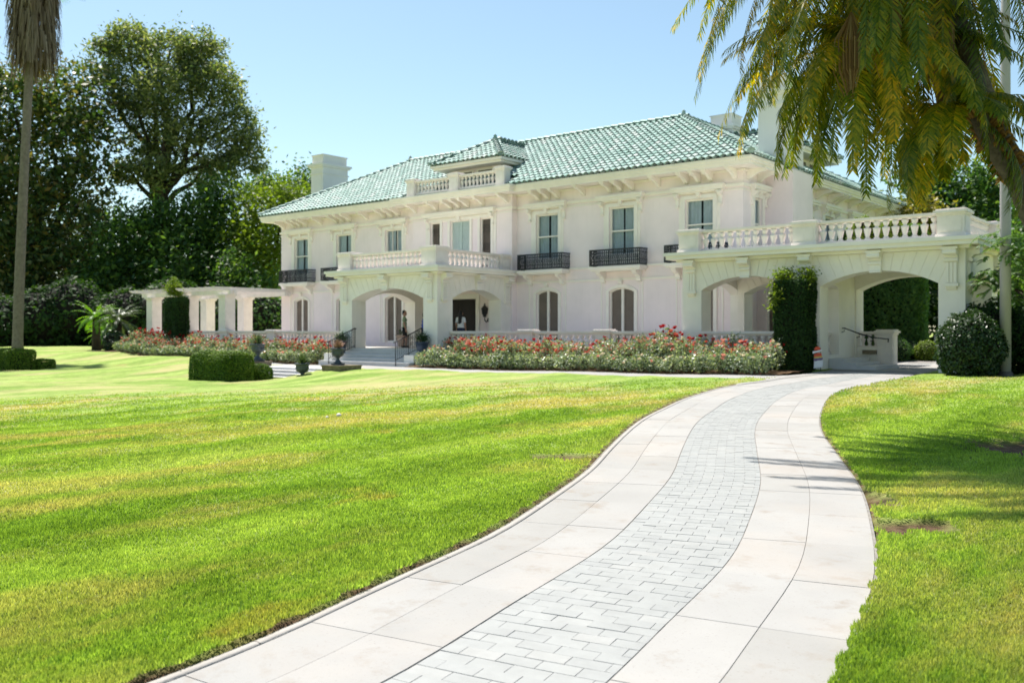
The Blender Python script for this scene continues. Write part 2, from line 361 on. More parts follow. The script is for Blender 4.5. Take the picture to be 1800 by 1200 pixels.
M['lf_cycad'] = leafmat('cycad_leaflet', [(.06, .16, .012), (.12, .26, .02), (.22, .34, .03)], .45, .4, .4)
M['lf_cycad2'] = leafmat('cycad_grey_leaflet', [(.03, .055, .025), (.06, .09, .045), (.12, .15, .085)], .3, .4, .35)
M['lf_fern'] = leafmat('leaf_jacaranda', [(.05, .12, .03), (.10, .19, .045), (.17, .26, .06)], .45, .5, .3)
M['lf_gold'] = leafmat('leaf_gold', [(.12, .13, .02), (.20, .18, .03), (.28, .22, .05)], .4, .5, .3)
M['dead'] = leafmat('dead_palm_frond', [(.14, .09, .045), (.24, .15, .07), (.33, .24, .13)], .3, .7, .2, (1.1, .9, .6))
M['skirt'] = leafmat('palm_skirt', [(.10, .075, .055), (.18, .14, .105), (.27, .22, .17)], .2, .8, .15, (1, .9, .8))
M['thatch'] = surf('dry_flower_stalk', (.34, .19, .07), .3, 10, .9, .2, 40, .1, isl=.4)
for nm, c in (('red', (.42, .008, .012)), ('coral', (.70, .15, .10)), ('pink', (.74, .34, .26)), ('cream', (.72, .64, .46))):
    M['rose_'+nm] = leafmat('rose_'+nm, [tuple(x*.75 for x in c), c, tuple(min(1, x*1.15+.02) for x in c)], .25, .6, .2, (1.1, 1, 1))

# ------------------------------------------------------------------ terrain
KN = np.array([2.5, 4, 5, 6.2, 7.5, 9, 11, 13.5, 16.5, 19.5, 22.5])
KC = np.array([-1.103, -0.101, 0.421, 1.01, 1.49, 1.975, 2.472, 3.114, 4.146, 5.397, 7.16])
def hermite(x, kn, c):
    m = np.gradient(c, kn); i = np.clip(np.searchsorted(kn, x)-1, 0, len(kn)-2); h = kn[i+1]-kn[i]; t = (x-kn[i])/h
    return (2*t**3-3*t**2+1)*c[i]+(t**3-2*t**2+t)*h*m[i]+(-2*t**3+3*t**2)*c[i+1]+(t**3-t**2)*h*m[i+1]
dd = np.linspace(2.5, 22.0, 400)
cl = np.stack([hermite(dd, KN, KC), dd], 1)
ext = np.array([[7.16, 22.2], [8.2, 23.7], [9.3, 25.2], [10.35, 26.7], [11.3, 28.1], [12.25, 29.5], [13.2, 31.0], [14.5, 33.0], [16.5, 36.2]])
cl = np.concatenate([[[-3.4, .4], [-2.2, 1.4]], cl, ext])
CLW = np.array(CAM[:2])+cl[:, :1]*RV+cl[:, 1:]*FV                       # centre line in world XY
def resample(P, step):
    s = np.concatenate([[0], np.cumsum(np.hypot(*np.diff(P, axis=0).T))]); k = int(s[-1]/step)
    q = np.linspace(0, s[-1], k+1); return np.stack([np.interp(q, s, P[:, 0]), np.interp(q, s, P[:, 1])], 1), q
CL, CS = resample(CLW, .05)
for _ in range(3):
    ker = np.ones(9)/9; CL[4:-4] = np.stack([np.convolve(CL[:, k], ker, 'valid') for k in (0, 1)], 1)
TAN = np.gradient(CL, axis=0); TAN /= np.hypot(*TAN.T)[:, None]
NRM = np.stack([TAN[:, 1], -TAN[:, 0]], 1)                              # to the right of travel
def cl_at(s, off):
    off = np.asarray(off)*(1-.055*np.clip((5.6-np.asarray(s))/3.5, 0, 1))
    i = np.clip(s/CS[1], 0, len(CL)-1.001); k = i.astype(int); f = (i-k)[..., None]
    return CL[k]*(1-f)+CL[k+1]*f + (NRM[k]*(1-f)+NRM[k+1]*f)*np.asarray(off)[..., None]
ctrl = []
for dep in (0, 3, 6, 9, 12, 15, 18, 21, 24, 27):
    c = float(np.interp(dep, cl[:, 1], cl[:, 0])); ctrl += [(*W(c, dep), .0142*dep)]
for lat, dep, z in ((-4, 5, .04), (-8, 10, .0), (-5, 12, .05), (-3, 17, .08), (1, 20, .2), (-9, 17, -.12), (-15, 24, -.25), (-7, 25, -.05), (-16, 34, -.32),
                    (-26, 36, -.35), (-24, 46, -.1), (-10, 30, -.28), (6, 5, .09), (7, 9, .16), (8, 13, .24), (9, 18, .33), (13, 18, .36), (13, 22, .42), (16, 26, .45), (25, 20, .5), (-20, 15, -.2), (-30, 26, -.4), (10, 2, .05), (-10, 0, 0)):
    ctrl += [(*W(lat, dep), z)]
ctrl += [(22, -4, .37), (20, -2, .38), (20, 6, .42), (18.3, -6.5, .31), (13.7, -8.8, .24), (12.6, -7, .25), (6.4, -8.8, .19), (4.2, -7, .19), (0, -7, .17), (-2.4, -9.4, .14),
         (2.4, -9.6, .15), (0, -11.2, -.27), (-2, -12.5, -.28), (.6, -13.2, -.27), (-8, -7.5, .2), (-14, -6.8, .28), (-22, -6.4, .37), (-27, -8, .38), (-20.5, -4.2, .6), (-34, -4, .5), (-40, 4, .55),
         (-16, -13, -.3), (-12, -11, -.12), (-20, -11, .0), (-30, 10, .6), (-50, 0, .5), (-60, 30, .8), (0, 60, .8), (40, 40, .7), (40, 0, .55), (60, -20, .5), (60, -60, .2), (0, -80, -.2), (-60, -40, -.2), (28, -3, .45), (30, -8, .45)]
ctrl = np.array(ctrl)
def zt(x, y):
    x = np.asarray(x, float); y = np.asarray(y, float); sh = x.shape
    num = np.zeros(x.size); den = np.zeros(x.size); xf = x.ravel(); yf = y.ravel()
    for cx, cy, cz in ctrl:
        wgt = 1/((xf-cx)**2+(yf-cy)**2+1.2)**1.6; num += wgt*cz; den += wgt
    return (num/den).reshape(sh)
def Z(x, y): return float(zt(np.array([x]), np.array([y]))[0])
def drive_dist(x, y):
    """distance to the driveway centre line (coarse search)."""
    P = CL[::6]; xf = np.ravel(x); yf = np.ravel(y); out = np.full(xf.size, 1e9)
    for k in range(0, len(P)):
        np.minimum(out, (xf-P[k, 0])**2+(yf-P[k, 1])**2, out=out)
    return np.sqrt(out).reshape(np.shape(x))
HW = 1.32
SOILS = [(*W(2.98, 6.9), .42, .26), (*W(.62, 10.5), .5, .26), (*W(6.3, 10.9), .9, .75), (*W(3.05, 8.0), .22, .5)]
def soil_mask(x, y):
    s = np.zeros(np.shape(x))
    for cx, cy, ra, rb in SOILS:
        dx, dy = x-cx, y-cy; u = dx*RV[0]+dy*RV[1]; v = dx*FV[0]+dy*FV[1]
        d = np.sqrt((u/ra)**2+(v/rb)**2) + .18*np.sin(u*17+cx)+.15*np.sin(v*23+u*9)
        s = np.maximum(s, np.clip((1.1-d)/.35, 0, 1))
    return s
def axis(*segs):
    out = []
    for a, b, st in segs: out += list(np.arange(a, b-1e-6, st))
    return np.array(out+[segs[-1][1]])
gx = axis((-420, -120, 30), (-120, -45, 5), (-45, -8, .6), (-8, 15, .3), (15, 34, .13), (34, 46, .6), (46, 120, 6), (120, 420, 30))
gy = axis((-300, -90, 30), (-90, -40, 5), (-40, -31, .5), (-31, -4, .13), (-4, 2, .3), (2, 20, .8), (20, 80, 5), (80, 420, 30))
GX, GY = np.meshgrid(gx, gy); GZ = zt(GX, GY)
near = (GX > 12) & (GX < 36) & (GY < 12) & (GY > -36)
DD = np.full(GX.shape, 99.); DD[near] = drive_dist(GX[near], GY[near])
GZ = GZ + .035*np.clip((DD-HW-.04)/.14, 0, 1) - .09*np.clip((HW+.03-DD)/.1, 0, 1)
GZ += (.012*np.sin(GX*2.1+GY*1.3)+.010*np.sin(GX*3.7-GY*2.9)+.008*np.sin(GX*6.1+GY*5.2))*np.clip((DD-HW-.1)/.6, 0, 1)
SM = soil_mask(GX, GY); GZ -= .05*SM
front = np.interp(GX, [-6, 3, 8, 13.7, 17.7, 19, 20.5], [-7.6, -8.6, -8.85, -8.85, -9.2, -9.3, -8.0])
GZ -= .11*((GY > front+.06) & (GY < -4.5) & (GX > -6) & (GX < 20.5))
lawn_me = grid_mesh('lawn', np.stack([GX, GY, GZ], -1), M['lawn'])
at = lawn_me.attributes.new('soil', 'FLOAT', 'POINT')
edge = np.clip((HW+.115-DD)/.05, 0, 1)*(DD < 50)
at.data.foreach_set('value', np.maximum(SM, edge).astype(np.float32).ravel())
tag(link('lawn', lawn_me), 'mown green lawn with straw coloured dry patches around the house', kind='structure')

# ------------------------------------------------------------------ driveway
drive = empty('driveway'); tag(drive, 'pale concrete driveway with a grey brick strip curving up to the house', kind='structure')
def strip(offs, s0, s1, step, dz):
    s = np.arange(s0, s1, step); S, O = np.meshgrid(s, offs, indexing='ij'); P = cl_at(S, O); return np.dstack([P, zt(P[..., 0], P[..., 1])+dz])
SMAX = CS[-1]-.2
link('driveway_bed', grid_mesh('driveway_bed', strip(np.linspace(-HW-.03, HW+.03, 9), .1, SMAX, .3, -.004), M['joint']), drive)
def slab(sa, sb, oa, ob, mat, name, gap, rise, lip=.006, n=4):
    """one concrete panel that follows the bend; top with a small arris, sides into the bed."""
    s = np.linspace(sa+gap, sb-gap, n); o = np.array([oa+gap, ob-gap]); S, O = np.meshgrid(s, o, indexing='ij')
    P = cl_at(S, O); zb = zt(P[..., 0], P[..., 1]); mb = MB()
    T = np.dstack([P, zb+rise]); B = np.dstack([P, zb-.02])
    for i in range(n-1):
        mb.poly([T[i,0],T[i,1],T[i+1,1],T[i+1,0]])
        for k in (0, 1): mb.poly([B[i,k],B[i+1,k],T[i+1,k],T[i,k]])
    mb.poly([B[0,0],B[0,1],T[0,1],T[0,0]]); mb.poly([B[-1,0],B[-1,1],T[-1,1],T[-1,0]])
    return mb.build(name, mat, drive)
lanes = [(-HW+.055, -.88), (-.88, -.44), (.44, .88), (.88, HW+.01)]
s0 = CS[np.argmin(np.hypot(*(CL-np.array(W(-.1, 4.0))).T))]
ss = np.arange(s0-.62-3*.95, SMAX-1, .95)
for sa, sb in zip(ss[:-1], ss[1:]):
    if sb < .3: continue
    for oa, ob in lanes: slab(sa, sb, oa, ob, M['concrete'], 'concrete_slab', .0022, random.uniform(.0, .003))
# grey bricks in running bond: the 300 nearest one by one, the rest as one mass
bl, bw = .205, .1025
bricks = []
row = 0; s = 1.2
while s < SMAX-3:
    o = -.435 + (-(row % 2)*bl*.5)
    while o < .435-.02:
        a, b = max(o, -.435), min(o+bl, .435)
        if b-a > .03: bricks.append((s, s+bw, a, b))
        o += bl
    s += bw; row += 1
def brick_faces(sa, sb, oa, ob, rise):
    g = .0011; P = cl_at(np.array([[sa+g, sa+g], [sb-g, sb-g]]), np.array([[oa+g, ob-g], [oa+g, ob-g]])); zb = zt(P[..., 0], P[..., 1])
    c = P.reshape(4, 2)[[0, 1, 3, 2]]; zb = zb.reshape(4)[[0, 1, 3, 2]]; t = c*(1-.008)+c.mean(0)*.008
    tilt = rng.normal(0, .0006, 4)
    return np.column_stack([c, zb-.015]), np.column_stack([t, zb+rise+tilt])
vis = [b for b in bricks if b[0] > s0-.5]; rest = [b for b in bricks if b[0] <= s0-.5] + vis[300:]
for b in vis[:300]:
    bt, tp = brick_faces(*b, random.uniform(-.001, .0015)); mb = MB(); mb.hexa(bt, tp); mb.build('brick', M['paver'], drive)
mb = MB()
for b in rest:
    bt, tp = brick_faces(*b, random.uniform(-.001, .0015)); mb.hexa(bt, tp)
tag(mb.build('far_bricks', M['paver'], drive), kind='stuff')
# kerb along both edges (rounded), in lengths
def kerb(sa, sb, o0, o1, h):
    prof = [(o0, -.05), (o0, h*.6), (o0*.75+o1*.25, h), (o0*.3+o1*.7, h), (o1, h*.45), (o1, -.05)]
    s = np.linspace(sa+.003, sb-.003, 6); S, O = np.meshgrid(s, [p[0] for p in prof], indexing='ij'); P = cl_at(S, O)
    zz = zt(P[..., 0], P[..., 1])+np.array([p[1] for p in prof])[None, :]
    link('kerb', grid_mesh('kerb', np.dstack([P, zz]), M['kerb'], smooth=True), drive)
sL = CS[np.argmin(np.hypot(*(CL-np.array(W(6.7, 21.6))).T))]
for a in np.arange(1.0, sL, 1.9): kerb(a, min(a+1.9, sL), -HW+.0, -HW+.05, .010)
sR = CS[np.argmin(np.hypot(*(CL-np.array(W(10.2, 26.4))).T))]
# forecourt between the drive and the rose bed, and the path in front of the beds
def ruled(A, B, n, dz):
    A = np.array(A, float); B = np.array(B, float); k = 24
    A, _ = resample(A, np.hypot(*np.diff(A, axis=0).T).sum()/k*.9999); B, _ = resample(B, np.hypot(*np.diff(B, axis=0).T).sum()/k*.9999)
    m = min(len(A), len(B)); t = np.linspace(0, 1, n)[None, :, None]; P = A[:m, None]*(1-t)+B[:m, None]*t
    return np.dstack([P, zt(P[..., 0], P[..., 1])+dz])
tip = sL
lefte = cl_at(np.linspace(tip-.5, sR+1.2, 14), np.full(14, -HW+.1))
fc = grid_mesh('forecourt', ruled(lefte, [(17.6, -8.9), (18.3, -7.4), (18.5, -5.4), (18.5, -3.2)], 8, .010), M['concrete'], smooth=True)
tag(link('forecourt', fc), kind='structure')
pth = grid_mesh('path', ruled([(-6, -7.6), (3, -8.6), (8, -8.85), (13.7, -8.85), (17.7, -9.2), tuple(cl_at(np.array([tip-.2]), np.array([-HW+.08]))[0])], [(-6, -6.3), (3, -6.3), (8, -7.05), (13.7, -7.05), (18.2, -6.9), (18.8, -6.8)], 6, .014), M['concrete'])
tag(link('path', pth), kind='structure')
rl = cl_at(np.linspace(sR-.3, SMAX, 10), np.full(10, HW-.1))
wide = grid_mesh('carport_paving', ruled(rl, [(21.9, -4.6), (22.0, -3), (22, 1), (22, 8)], 6, .02), M['concrete']); tag(link('carport_paving', wide), kind='structure')
link_b = grid_mesh('forecourt_paving', np.array([[[x, y, .39] for x in np.linspace(18.2, 24.5, 8)] for y in np.linspace(-3.9, 9, 10)]), M['concrete'])
tag(link('carport_floor', link_b), kind='structure')
# soil strips under the rose beds
for nm, x0, x1, y0, y1 in (('rose_bed_soil', 3.2, 18.3, -7.1, -4.4), ('rose_bed_soil', -23, -3.2, -6.5, -4.4)):
    XS, YS = np.meshgrid(np.linspace(x0, x1, 60), np.linspace(y0, y1, 9)); d = np.minimum(np.minimum(YS-y0, y1-YS), .4)
    tag(link(nm, grid_mesh(nm, np.dstack([XS, YS, zt(XS, YS)+.03+.10*d+.02*np.sin(XS*9)*np.sin(YS*7)]), M['soil'])), kind='structure')

# ------------------------------------------------------------------ mansion
FZ = .84
house = empty('mansion'); tag(house, 'pink white two storey mansion with green glazed tile roof and arched porches', 'mansion')
WX, WD = 13.9, 17.0
ST, TR = M['stucco'], M['trim']
fr = lambda u, d, z: (u, d, z)                          # front wall: outside face Y=0
bayf = lambda u, d, z: (u, d-.35, z)
rt = lambda u, d, z: (WX-d, u, z)                       # right wall: u runs along +Y
lf = lambda u, d, z: (-WX+d, u, z)
UPX = [-12.1, -8.55, 4.8, 8.6, 12.1]                    # upper windows with balconies
GRX = [-12.1, -8.55, -4.8, 4.8, 8.6, 12.1]
ops = [(x-.6, x+.6, 4.3, 6.66, 0) for x in UPX] + [(-5.4, -4.2, 5.5, 6.66, 0)] + [(x-.6, x+.6, 1.0, 3.22, .13) for x in GRX]
mb = MB()
mb.wall(fr, -WX, -3.05, .2, 7.62, .3, [o for o in ops if o[0] < 0]); mb.wall(fr, 3.05, WX, .2, 7.62, .3, [o for o in ops if o[0] > 0])
bops = [(-1.9, -1.25, 4.3, 6.72, 0), (-.62, .62, 4.3, 6.72, 0), (1.25, 1.9, 4.3, 6.72, 0), (-1.0, 1.0, FZ, 3.05, 0)]
mb.wall(bayf, -3.1, 3.1, .2, 7.62, .55, bops)
mb.wall(rt, .3, WD, .2, 7.62, .3, [(.95, 1.65, 4.3, 6.66, 0), (5.6, 6.6, 4.3, 6.66, 0), (8.2, 9.2, 4.3, 6.66, 0), (11.5, 12.5, 4.3, 6.66, 0), (6.0, 7.0, FZ, 3.1, 0)])
mb.box(-WX, -WX+.3, .3, WD, .2, 7.62); mb.box(-WX, WX, WD, WD+.3, .2, 7.62)
mb.build('wall', ST, house)
mb = MB(); mb.box(-WX+.3, WX-.3, 1.6, WD, 3.9, 4.1); mb.box(-WX+.3, WX-.3, 1.5, 1.6, .2, 7.6); mb.build('inner_floor', M['dark'], house)
# string courses and frieze
def band(mb, z0, z1, p):
    mb.box(-WX-p, -3.1-p, -p, .0, z0, z1); mb.box(3.1+p, WX+p, -p, .0, z0, z1); mb.box(-3.1-p, 3.1+p, -.35-p, -.352, z0, z1)
    mb.box(-3.1-p, -3.102, -.35, -p, z0, z1); mb.box(3.102, 3.1+p, -.35, -p, z0, z1)
    mb.box(WX+.002, WX+p, 0, 1.98, z0, z1); mb.box(WX+.002, WX+p, 4.05, WD, z0, z1); mb.box(-WX-p, -WX-.002, 0, WD, z0, z1)
mb = MB(); band(mb, 6.99, 7.10, .07); band(mb, 6.86, 6.90, .03); band(mb, 7.55, 7.615, .10); mb.build('upper_string_course', TR, house)
mb = MB(); band(mb, 4.18, 4.27, .06); band(mb, 3.66, 3.74, .05); mb.build('lower_string_course', TR, house)
# eaves: stepped fascia and soffit
E0 = .95; EX = WX+.75
def eave(mb, x0, x1, y0, y1, zt_, inner):
    """frame-like ring: outer rectangle x0..x1, y0..y1; fascia with three steps."""
    for off, za, zb in ((0, zt_-.09, zt_), (.05, zt_-.19, zt_-.09), (.11, zt_-.30, zt_-.19)):
        mb.box(x0+off, x1-off, y0+off, y1-off, za+.0005, zb-.0005)
mb = MB(); eave(mb, -EX, EX, -E0, WD+.9, 7.93, 0); eave(mb, -3.75, 3.75, -E0-.35, 0, 7.9297, 0); mb.build('eaves', TR, house)
# modillion brackets under the soffit
pr = [(0, 7.62), (.72, 7.62), (.74, 7.55), (.66, 7.49), (.52, 7.475), (.38, 7.44), (.25, 7.37), (.13, 7.28), (0, 7.25)]
mb = MB(); mb.prism(pr, lambda p: (-.075, -p[0], p[1]-7.62), lambda p: (.075, -p[0], p[1]-7.62)); mb.box(-.1, .1, -.78, -.60, -.055, -.0)
BK = mb.mesh('bracket', TR)
def bracket(x, y, rz=0): link('bracket', BK, house, Matrix.Translation((x, y, 7.628)) @ Matrix.Rotation(rz, 4, 'Z'))
for c in (-12.1, -8.55, -4.9, 4.9, 8.6, 12.1):
    for d in (-.52, 0, .52): bracket(c+d, -.005)
for c in (-13.6, -10.35, -6.7, 6.75, 10.35, 13.6): bracket(c, -.005)
for c in (-2.85, -1.45, -.52, 0, .52, 1.45, 2.85): bracket(c, -.355)
for c in (.35, 1.3, 4.6, 5.1, 5.6, 7.2, 8.6, 9.1, 9.6, 11.2, 12.6, 13.1, 13.6, 15.2, 16.7): bracket(WX+.005, c, math.pi/2)
# ---- windows
def curtain(mb, x0, x1, z0, z1, y, amp=.02, per=.16):
    n = max(8, int((x1-x0)/per*6)); xs = np.linspace(x0, x1, n)
    ys = y+amp*np.sin((xs-x0)/per*2*math.pi)+.008*np.sin(xs*41)
    mb.smooth = True
    for i in range(n-1): mb.poly([(xs[i], ys[i], z0), (xs[i+1], ys[i+1], z0), (xs[i+1], ys[i+1], z1), (xs[i], ys[i], z1)])
    mb.smooth = False
def frame_box(mb, x0, x1, z0, z1, t, y0, y1, top=None):
    mb.box(x0, x0+t, y0, y1, z0, z1); mb.box(x1-t, x1, y0, y1, z0, z1); mb.box(x0+t, x1-t, y0, y1, z1-(top or t), z1); mb.box(x0+t, x1-t, y0, y1, z0, z0+t)
def casing(mb, hw, z0, z1, t=.16, p=.05):
    mb.box(-hw-t, -hw, -p, .0, z0, z1); mb.box(hw, hw+t, -p, .0, z0, z1); mb.box(-hw-t-.0, hw+t, -p-.012, .0, z1, z1+t*.9)
    mb.box(-hw-t-.11, -hw-t, -p*.45, .0, z0, z1+.1); mb.box(hw+t, hw+t+.11, -p*.45, .0, z0, z1+.1)
def scroll(mb, x, z, h, w=.13, p=.26):
    """small S bracket under a window hood."""
    pts = [(0, z), (p, z), (p, z-.10), (p*.8, z-.15), (p*.45, z-.17), (p*.32, z-h*.45), (p*.30, z-h*.8), (p*.5, z-h*.86), (p*.4, z-h), (0, z-h)]
    mb.prism(pts, lambda q: (x-w/2, -q[0], q[1]), lambda q: (x+w/2, -q[0], q[1]))
    mb.box(x-w/2-.02, x+w/2+.02, -p-.02, -.002, z-.06, z-.0)
def hood(mb, hw, zb=6.93, p=.30):
    mb.box(-hw, hw, -p, 0, zb+.10, zb+.20); mb.box(-hw+.05, hw-.05, -p+.05, 0, zb, zb+.0995); mb.box(-hw+.1, hw-.1, -p+.12, 0, zb-.05, zb-.0005)
def upper_window(x, y, rz=0, hw=.6, z0=4.3, z1=6.66, mrail=5.68, hoodw=1.12, bars=0, big=True, cmat='curtain'):
    T = Matrix.Translation((x, y, 0)) @ Matrix.Rotation(rz, 4, 'Z')
    mb = MB(); casing(mb, hw, z0, z1)
    frame_box(mb, -hw, hw, z0, z1, .07, .06, .16, .07)
    if mrail: mb.box(-hw+.07, hw-.07, .07, .15, mrail-.03, mrail+.03)
    for k in range(bars): bx = -hw+.07+(2*hw-.14)*(k+1)/(bars+1); mb.box(bx-.015, bx+.015, .08, .14, z0+.07, z1-.07)
    if mrail: mb.box(-hw+.07, hw-.07, .085, .14, z0+.07, z0+.45)
    wdw = mb.build('window', TR, house, T)
    g = MB(); g.poly([(-hw+.07, .11, z0+.07), (hw-.07, .11, z0+.07), (hw-.07, .11, z1-.07), (-hw+.07, .11, z1-.07)]); g.build('pane', M['glass'], wdw)
    c = MB(); ga, gb = random.uniform(.01, .07), random.uniform(.01, .07); curtain(c, -hw+.05, -ga, z0+.1, z1-.04, .2, .022, random.uniform(.11, .17)); curtain(c, gb, hw-.05, z0+.1, z1-.04, .21, .022, random.uniform(.11, .17)); c.build('curtain', M[cmat], wdw)
    if hoodw:
        h = MB(); hood(h, hoodw); h.build('hood', TR, wdw)
        for sx in (-1, 1): h = MB(); scroll(h, sx*(hoodw-.2), 6.88, .52); h.build('hood_bracket', TR, wdw)
        h = MB(); scroll(h, 0, 6.88, .22, .12, .16); h.build('hood_bracket', TR, wdw)
    return wdw
for x in UPX: upper_window(x, 0)
upper_window(-4.8, 0, z0=5.5, mrail=0, bars=2)
# central bay: glazed door between two grilled side lights under one hood
T = Matrix.Translation((0, -.35, 0)); mb = MB()
for x, hw in ((-1.575, .325), (0, .62), (1.575, .325)):
    for sx in (-1, 1): mb.box(x+sx*(hw+.07)-.07, x+sx*(hw+.07)+.07, -.055, 0, 4.3, 6.72)
    frame_box(mb, x-hw, x+hw, 4.3, 6.72, .06, .06, .16)
mb.box(-2.1, 2.1, -.065, 0, 6.72, 6.86); mb.box(-2.2, -2.04, -.03, 0, 4.3, 6.86); mb.box(2.04, 2.2, -.03, 0, 4.3, 6.86)
bw_ = mb.build('bay_window', TR, house, T)
mb = MB(); hood(mb, 2.25); mb.build('hood', TR, bw_)
for sx in (-1, 1): mb = MB(); scroll(mb, sx*2.02, 6.88, .52); mb.build('hood_bracket', TR, bw_)
mb = MB(); scroll(mb, 0, 6.88, .22, .14, .16); mb.build('hood_bracket', TR, bw_)
mb = MB(); n = 34
for k in range(n):
    z = 4.4+k*(2.26/n); mb.hexa([(-.56, .125, z), (.56, .125, z), (.56, .15, z+.01), (-.56, .15, z+.01)], [(-.56, .13, z+.056), (.56, .13, z+.056), (.56, .155, z+.06), (-.56, .155, z+.06)])
mb.build('blind', M['blind'], bw_)
mb = MB(); mb.box(-.035, .035, .08, .12, 4.36, 6.66); mb.build('door_stile', M['blind'], bw_)
for x in (-1.575, 1.575):
    mb = MB(); mb.poly([(x-.27, .14, 4.36), (x+.27, .14, 4.36), (x+.27, .14, 6.66), (x-.27, .14, 6.66)]); mb.build('pane', M['screen'], bw_)
    mb = MB()
    for k in range(5): bx = x-.24+k*.12; mb.tube([(bx, .08, 4.36), (bx, .08, 6.66)], .009, 5)
    for z in (4.75, 5.3, 5.55, 6.1, 6.4):
        mb.tube([(x-.27, .08, z), (x+.27, .08, z)], .009, 5)
    for z, r in ((5.42, .1), (6.25, .13), (4.95, .12)):
        for sx in (-1, 1):
            c = [(x+sx*(.12+r*.9*math.cos(a)*(1-a/9)), .075, z+r*math.sin(a)*(1-a/9)) for a in np.linspace(0, 7, 16)]; mb.tube(c, .008, 4)
    mb.build('grille', M['iron'], bw_)
# arched ground floor windows
def arch_pts(hw, zb, ri, n=12):
    Rr = (hw*hw+ri*ri)/(2*ri); return [(u, zb+math.sqrt(Rr*Rr-u*u)-(Rr-ri)) for u in np.linspace(-hw, hw, n)]
def ground_window(x, y, rz=0, parent=house):
    T = Matrix.Translation((x, y, 0)) @ Matrix.Rotation(rz, 4, 'Z'); mb = MB(); hw, zb, ri = .6, 3.22, .13
    mb.box(-hw-.15, -hw, -.05, 0, 1.0, zb); mb.box(hw, hw+.15, -.05, 0, 1.0, zb)
    a = arch_pts(hw, zb, ri); b = arch_pts(hw+.15, zb, ri+.14)
    for k in range(len(a)-1):
        mb.hexa([(a[k][0], -.05, a[k][1]), (a[k+1][0], -.05, a[k+1][1]), (a[k+1][0], 0, a[k+1][1]), (a[k][0], 0, a[k][1])],
                [(b[k][0], -.05, b[k][1]), (b[k+1][0], -.05, b[k+1][1]), (b[k+1][0], 0, b[k+1][1]), (b[k][0], 0, b[k][1])])
    for sx in (-1, 1): mb.box(sx*.98-.03, sx*.98+.03, -.022, 0, 1.0, 3.65); mb.box(sx*.86-.012, sx*.86+.012, -.012, 0, 1.0, 3.65)
    mb.box(-hw, -hw+.06, .06, .16, 1.0, zb); mb.box(hw-.06, hw, .06, .16, 1.0, zb); mb.box(-.055, .055, .055, .16, 1.0, zb+ri-.005); mb.box(-hw+.06, -.055, .06, .16, 1.0, 1.1); mb.box(.055, hw-.06, .06, .16, 1.0, 1.1)
    a = arch_pts(hw, zb, ri); b = arch_pts(hw-.06, zb-.05, ri)
    for k in range(len(a)-1):
        mb.hexa([(b[k][0], .07, b[k][1]), (b[k+1][0], .07, b[k+1][1]), (b[k+1][0], .15, b[k+1][1]), (b[k][0], .15, b[k][1])],
                [(a[k][0], .07, a[k][1]), (a[k+1][0], .07, a[k+1][1]), (a[k+1][0], .15, a[k+1][1]), (a[k][0], .15, a[k][1])])
    wdw = mb.build('arched_window', TR, parent, T)
    for sx in (-1, 1):
        pts = [(sx*.055, 1.1), (sx*.54, 1.1)] + [(sx*u, z-.05) for u, z in arch_pts(.54, zb, ri, 20) if u > .06][::-1] + [(sx*.055, zb+ri-.05)]
        p = MB(); p.poly([(q[0], .12, q[1]) for q in pts]); p.build('pane', M['screen'], wdw)
    k = MB(); scroll(k, 0, 3.66, .2, .15, .16); k.build('keystone', TR, wdw)
    return wdw
for x in GRX: ground_window(x, 0)
# iron window balconies
def balcony(x, y, rz=0):
    T = Matrix.Translation((x, y, 0)) @ Matrix.Rotation(rz, 4, 'Z'); mb = MB(); hw = 1.22
    mb.box(-hw, hw, -.62, -.003, 4.09, 4.2); mb.box(-hw+.06, hw-.06, -.56, -.003, 4.02, 4.0895)
    pr = [(0, 4.015), (.5, 4.015), (.5, 3.95), (.4, 3.87), (.24, 3.82), (.16, 3.70), (.15, 3.60), (0, 3.56)]
    for sx in (-1, 1): mb.prism(pr, lambda q: (sx*.86-.1, -q[0]-.003, q[1]), lambda q: (sx*.86+.1, -q[0]-.003, q[1]))
    b = mb.build('balcony', TR, house, T)
    r = MB(); y0 = -.58; z0, z1 = 4.23, 4.88
    for z, t in ((z0+.02, .018), (z1, .022), (z0+.2, .012), (z1-.14, .012)):
        r.box(-hw+.02, hw-.02, y0-t, y0+t, z-t, z+t)
        for sx in (-1, 1): r.box(sx*(hw-.02)-t, sx*(hw-.02)+t, y0+t+.001, -.01, z-t, z+t)
    n = 26
    for k in range(n+1):
        bx = -hw+.04+(2*hw-.08)*k/n; big = k % 5 == 0; t = .017 if big else .011; r.box(bx-t, bx+t, y0-t, y0+t, z0, z1)
        if k < n:
            cx = bx+(hw-.04)/n
            r.tube([(cx+.034*math.cos(a), y0-.012, z1-.07+.05*math.sin(a)) for a in np.linspace(0, 6.28, 9)], .010, 4)
            r.tube([(cx+.034*math.cos(a), y0-.012, z0+.11+.06*math.sin(a)) for a in np.linspace(0, 6.28, 9)], .010, 4)
            r.tube([(bx, y0-.01, z0+.2), (cx, y0-.02, z0+.33), (bx+2*(cx-bx), y0-.01, z1-.14)], .009, 4)
            r.tube([(bx+2*(cx-bx), y0-.01, z0+.2), (cx, y0-.02, z0+.33), (bx, y0-.01, z1-.14)], .009, 4)
    for sx in (-1, 1):
        for k in range(7): r.box(sx*(hw-.02)-.011, sx*(hw-.02)+.011, y0+k*.09-.011, y0+k*.09+.011, z0, z1)
    r.build('railing', M['iron'], b)
for x in UPX: balcony(x, 0)
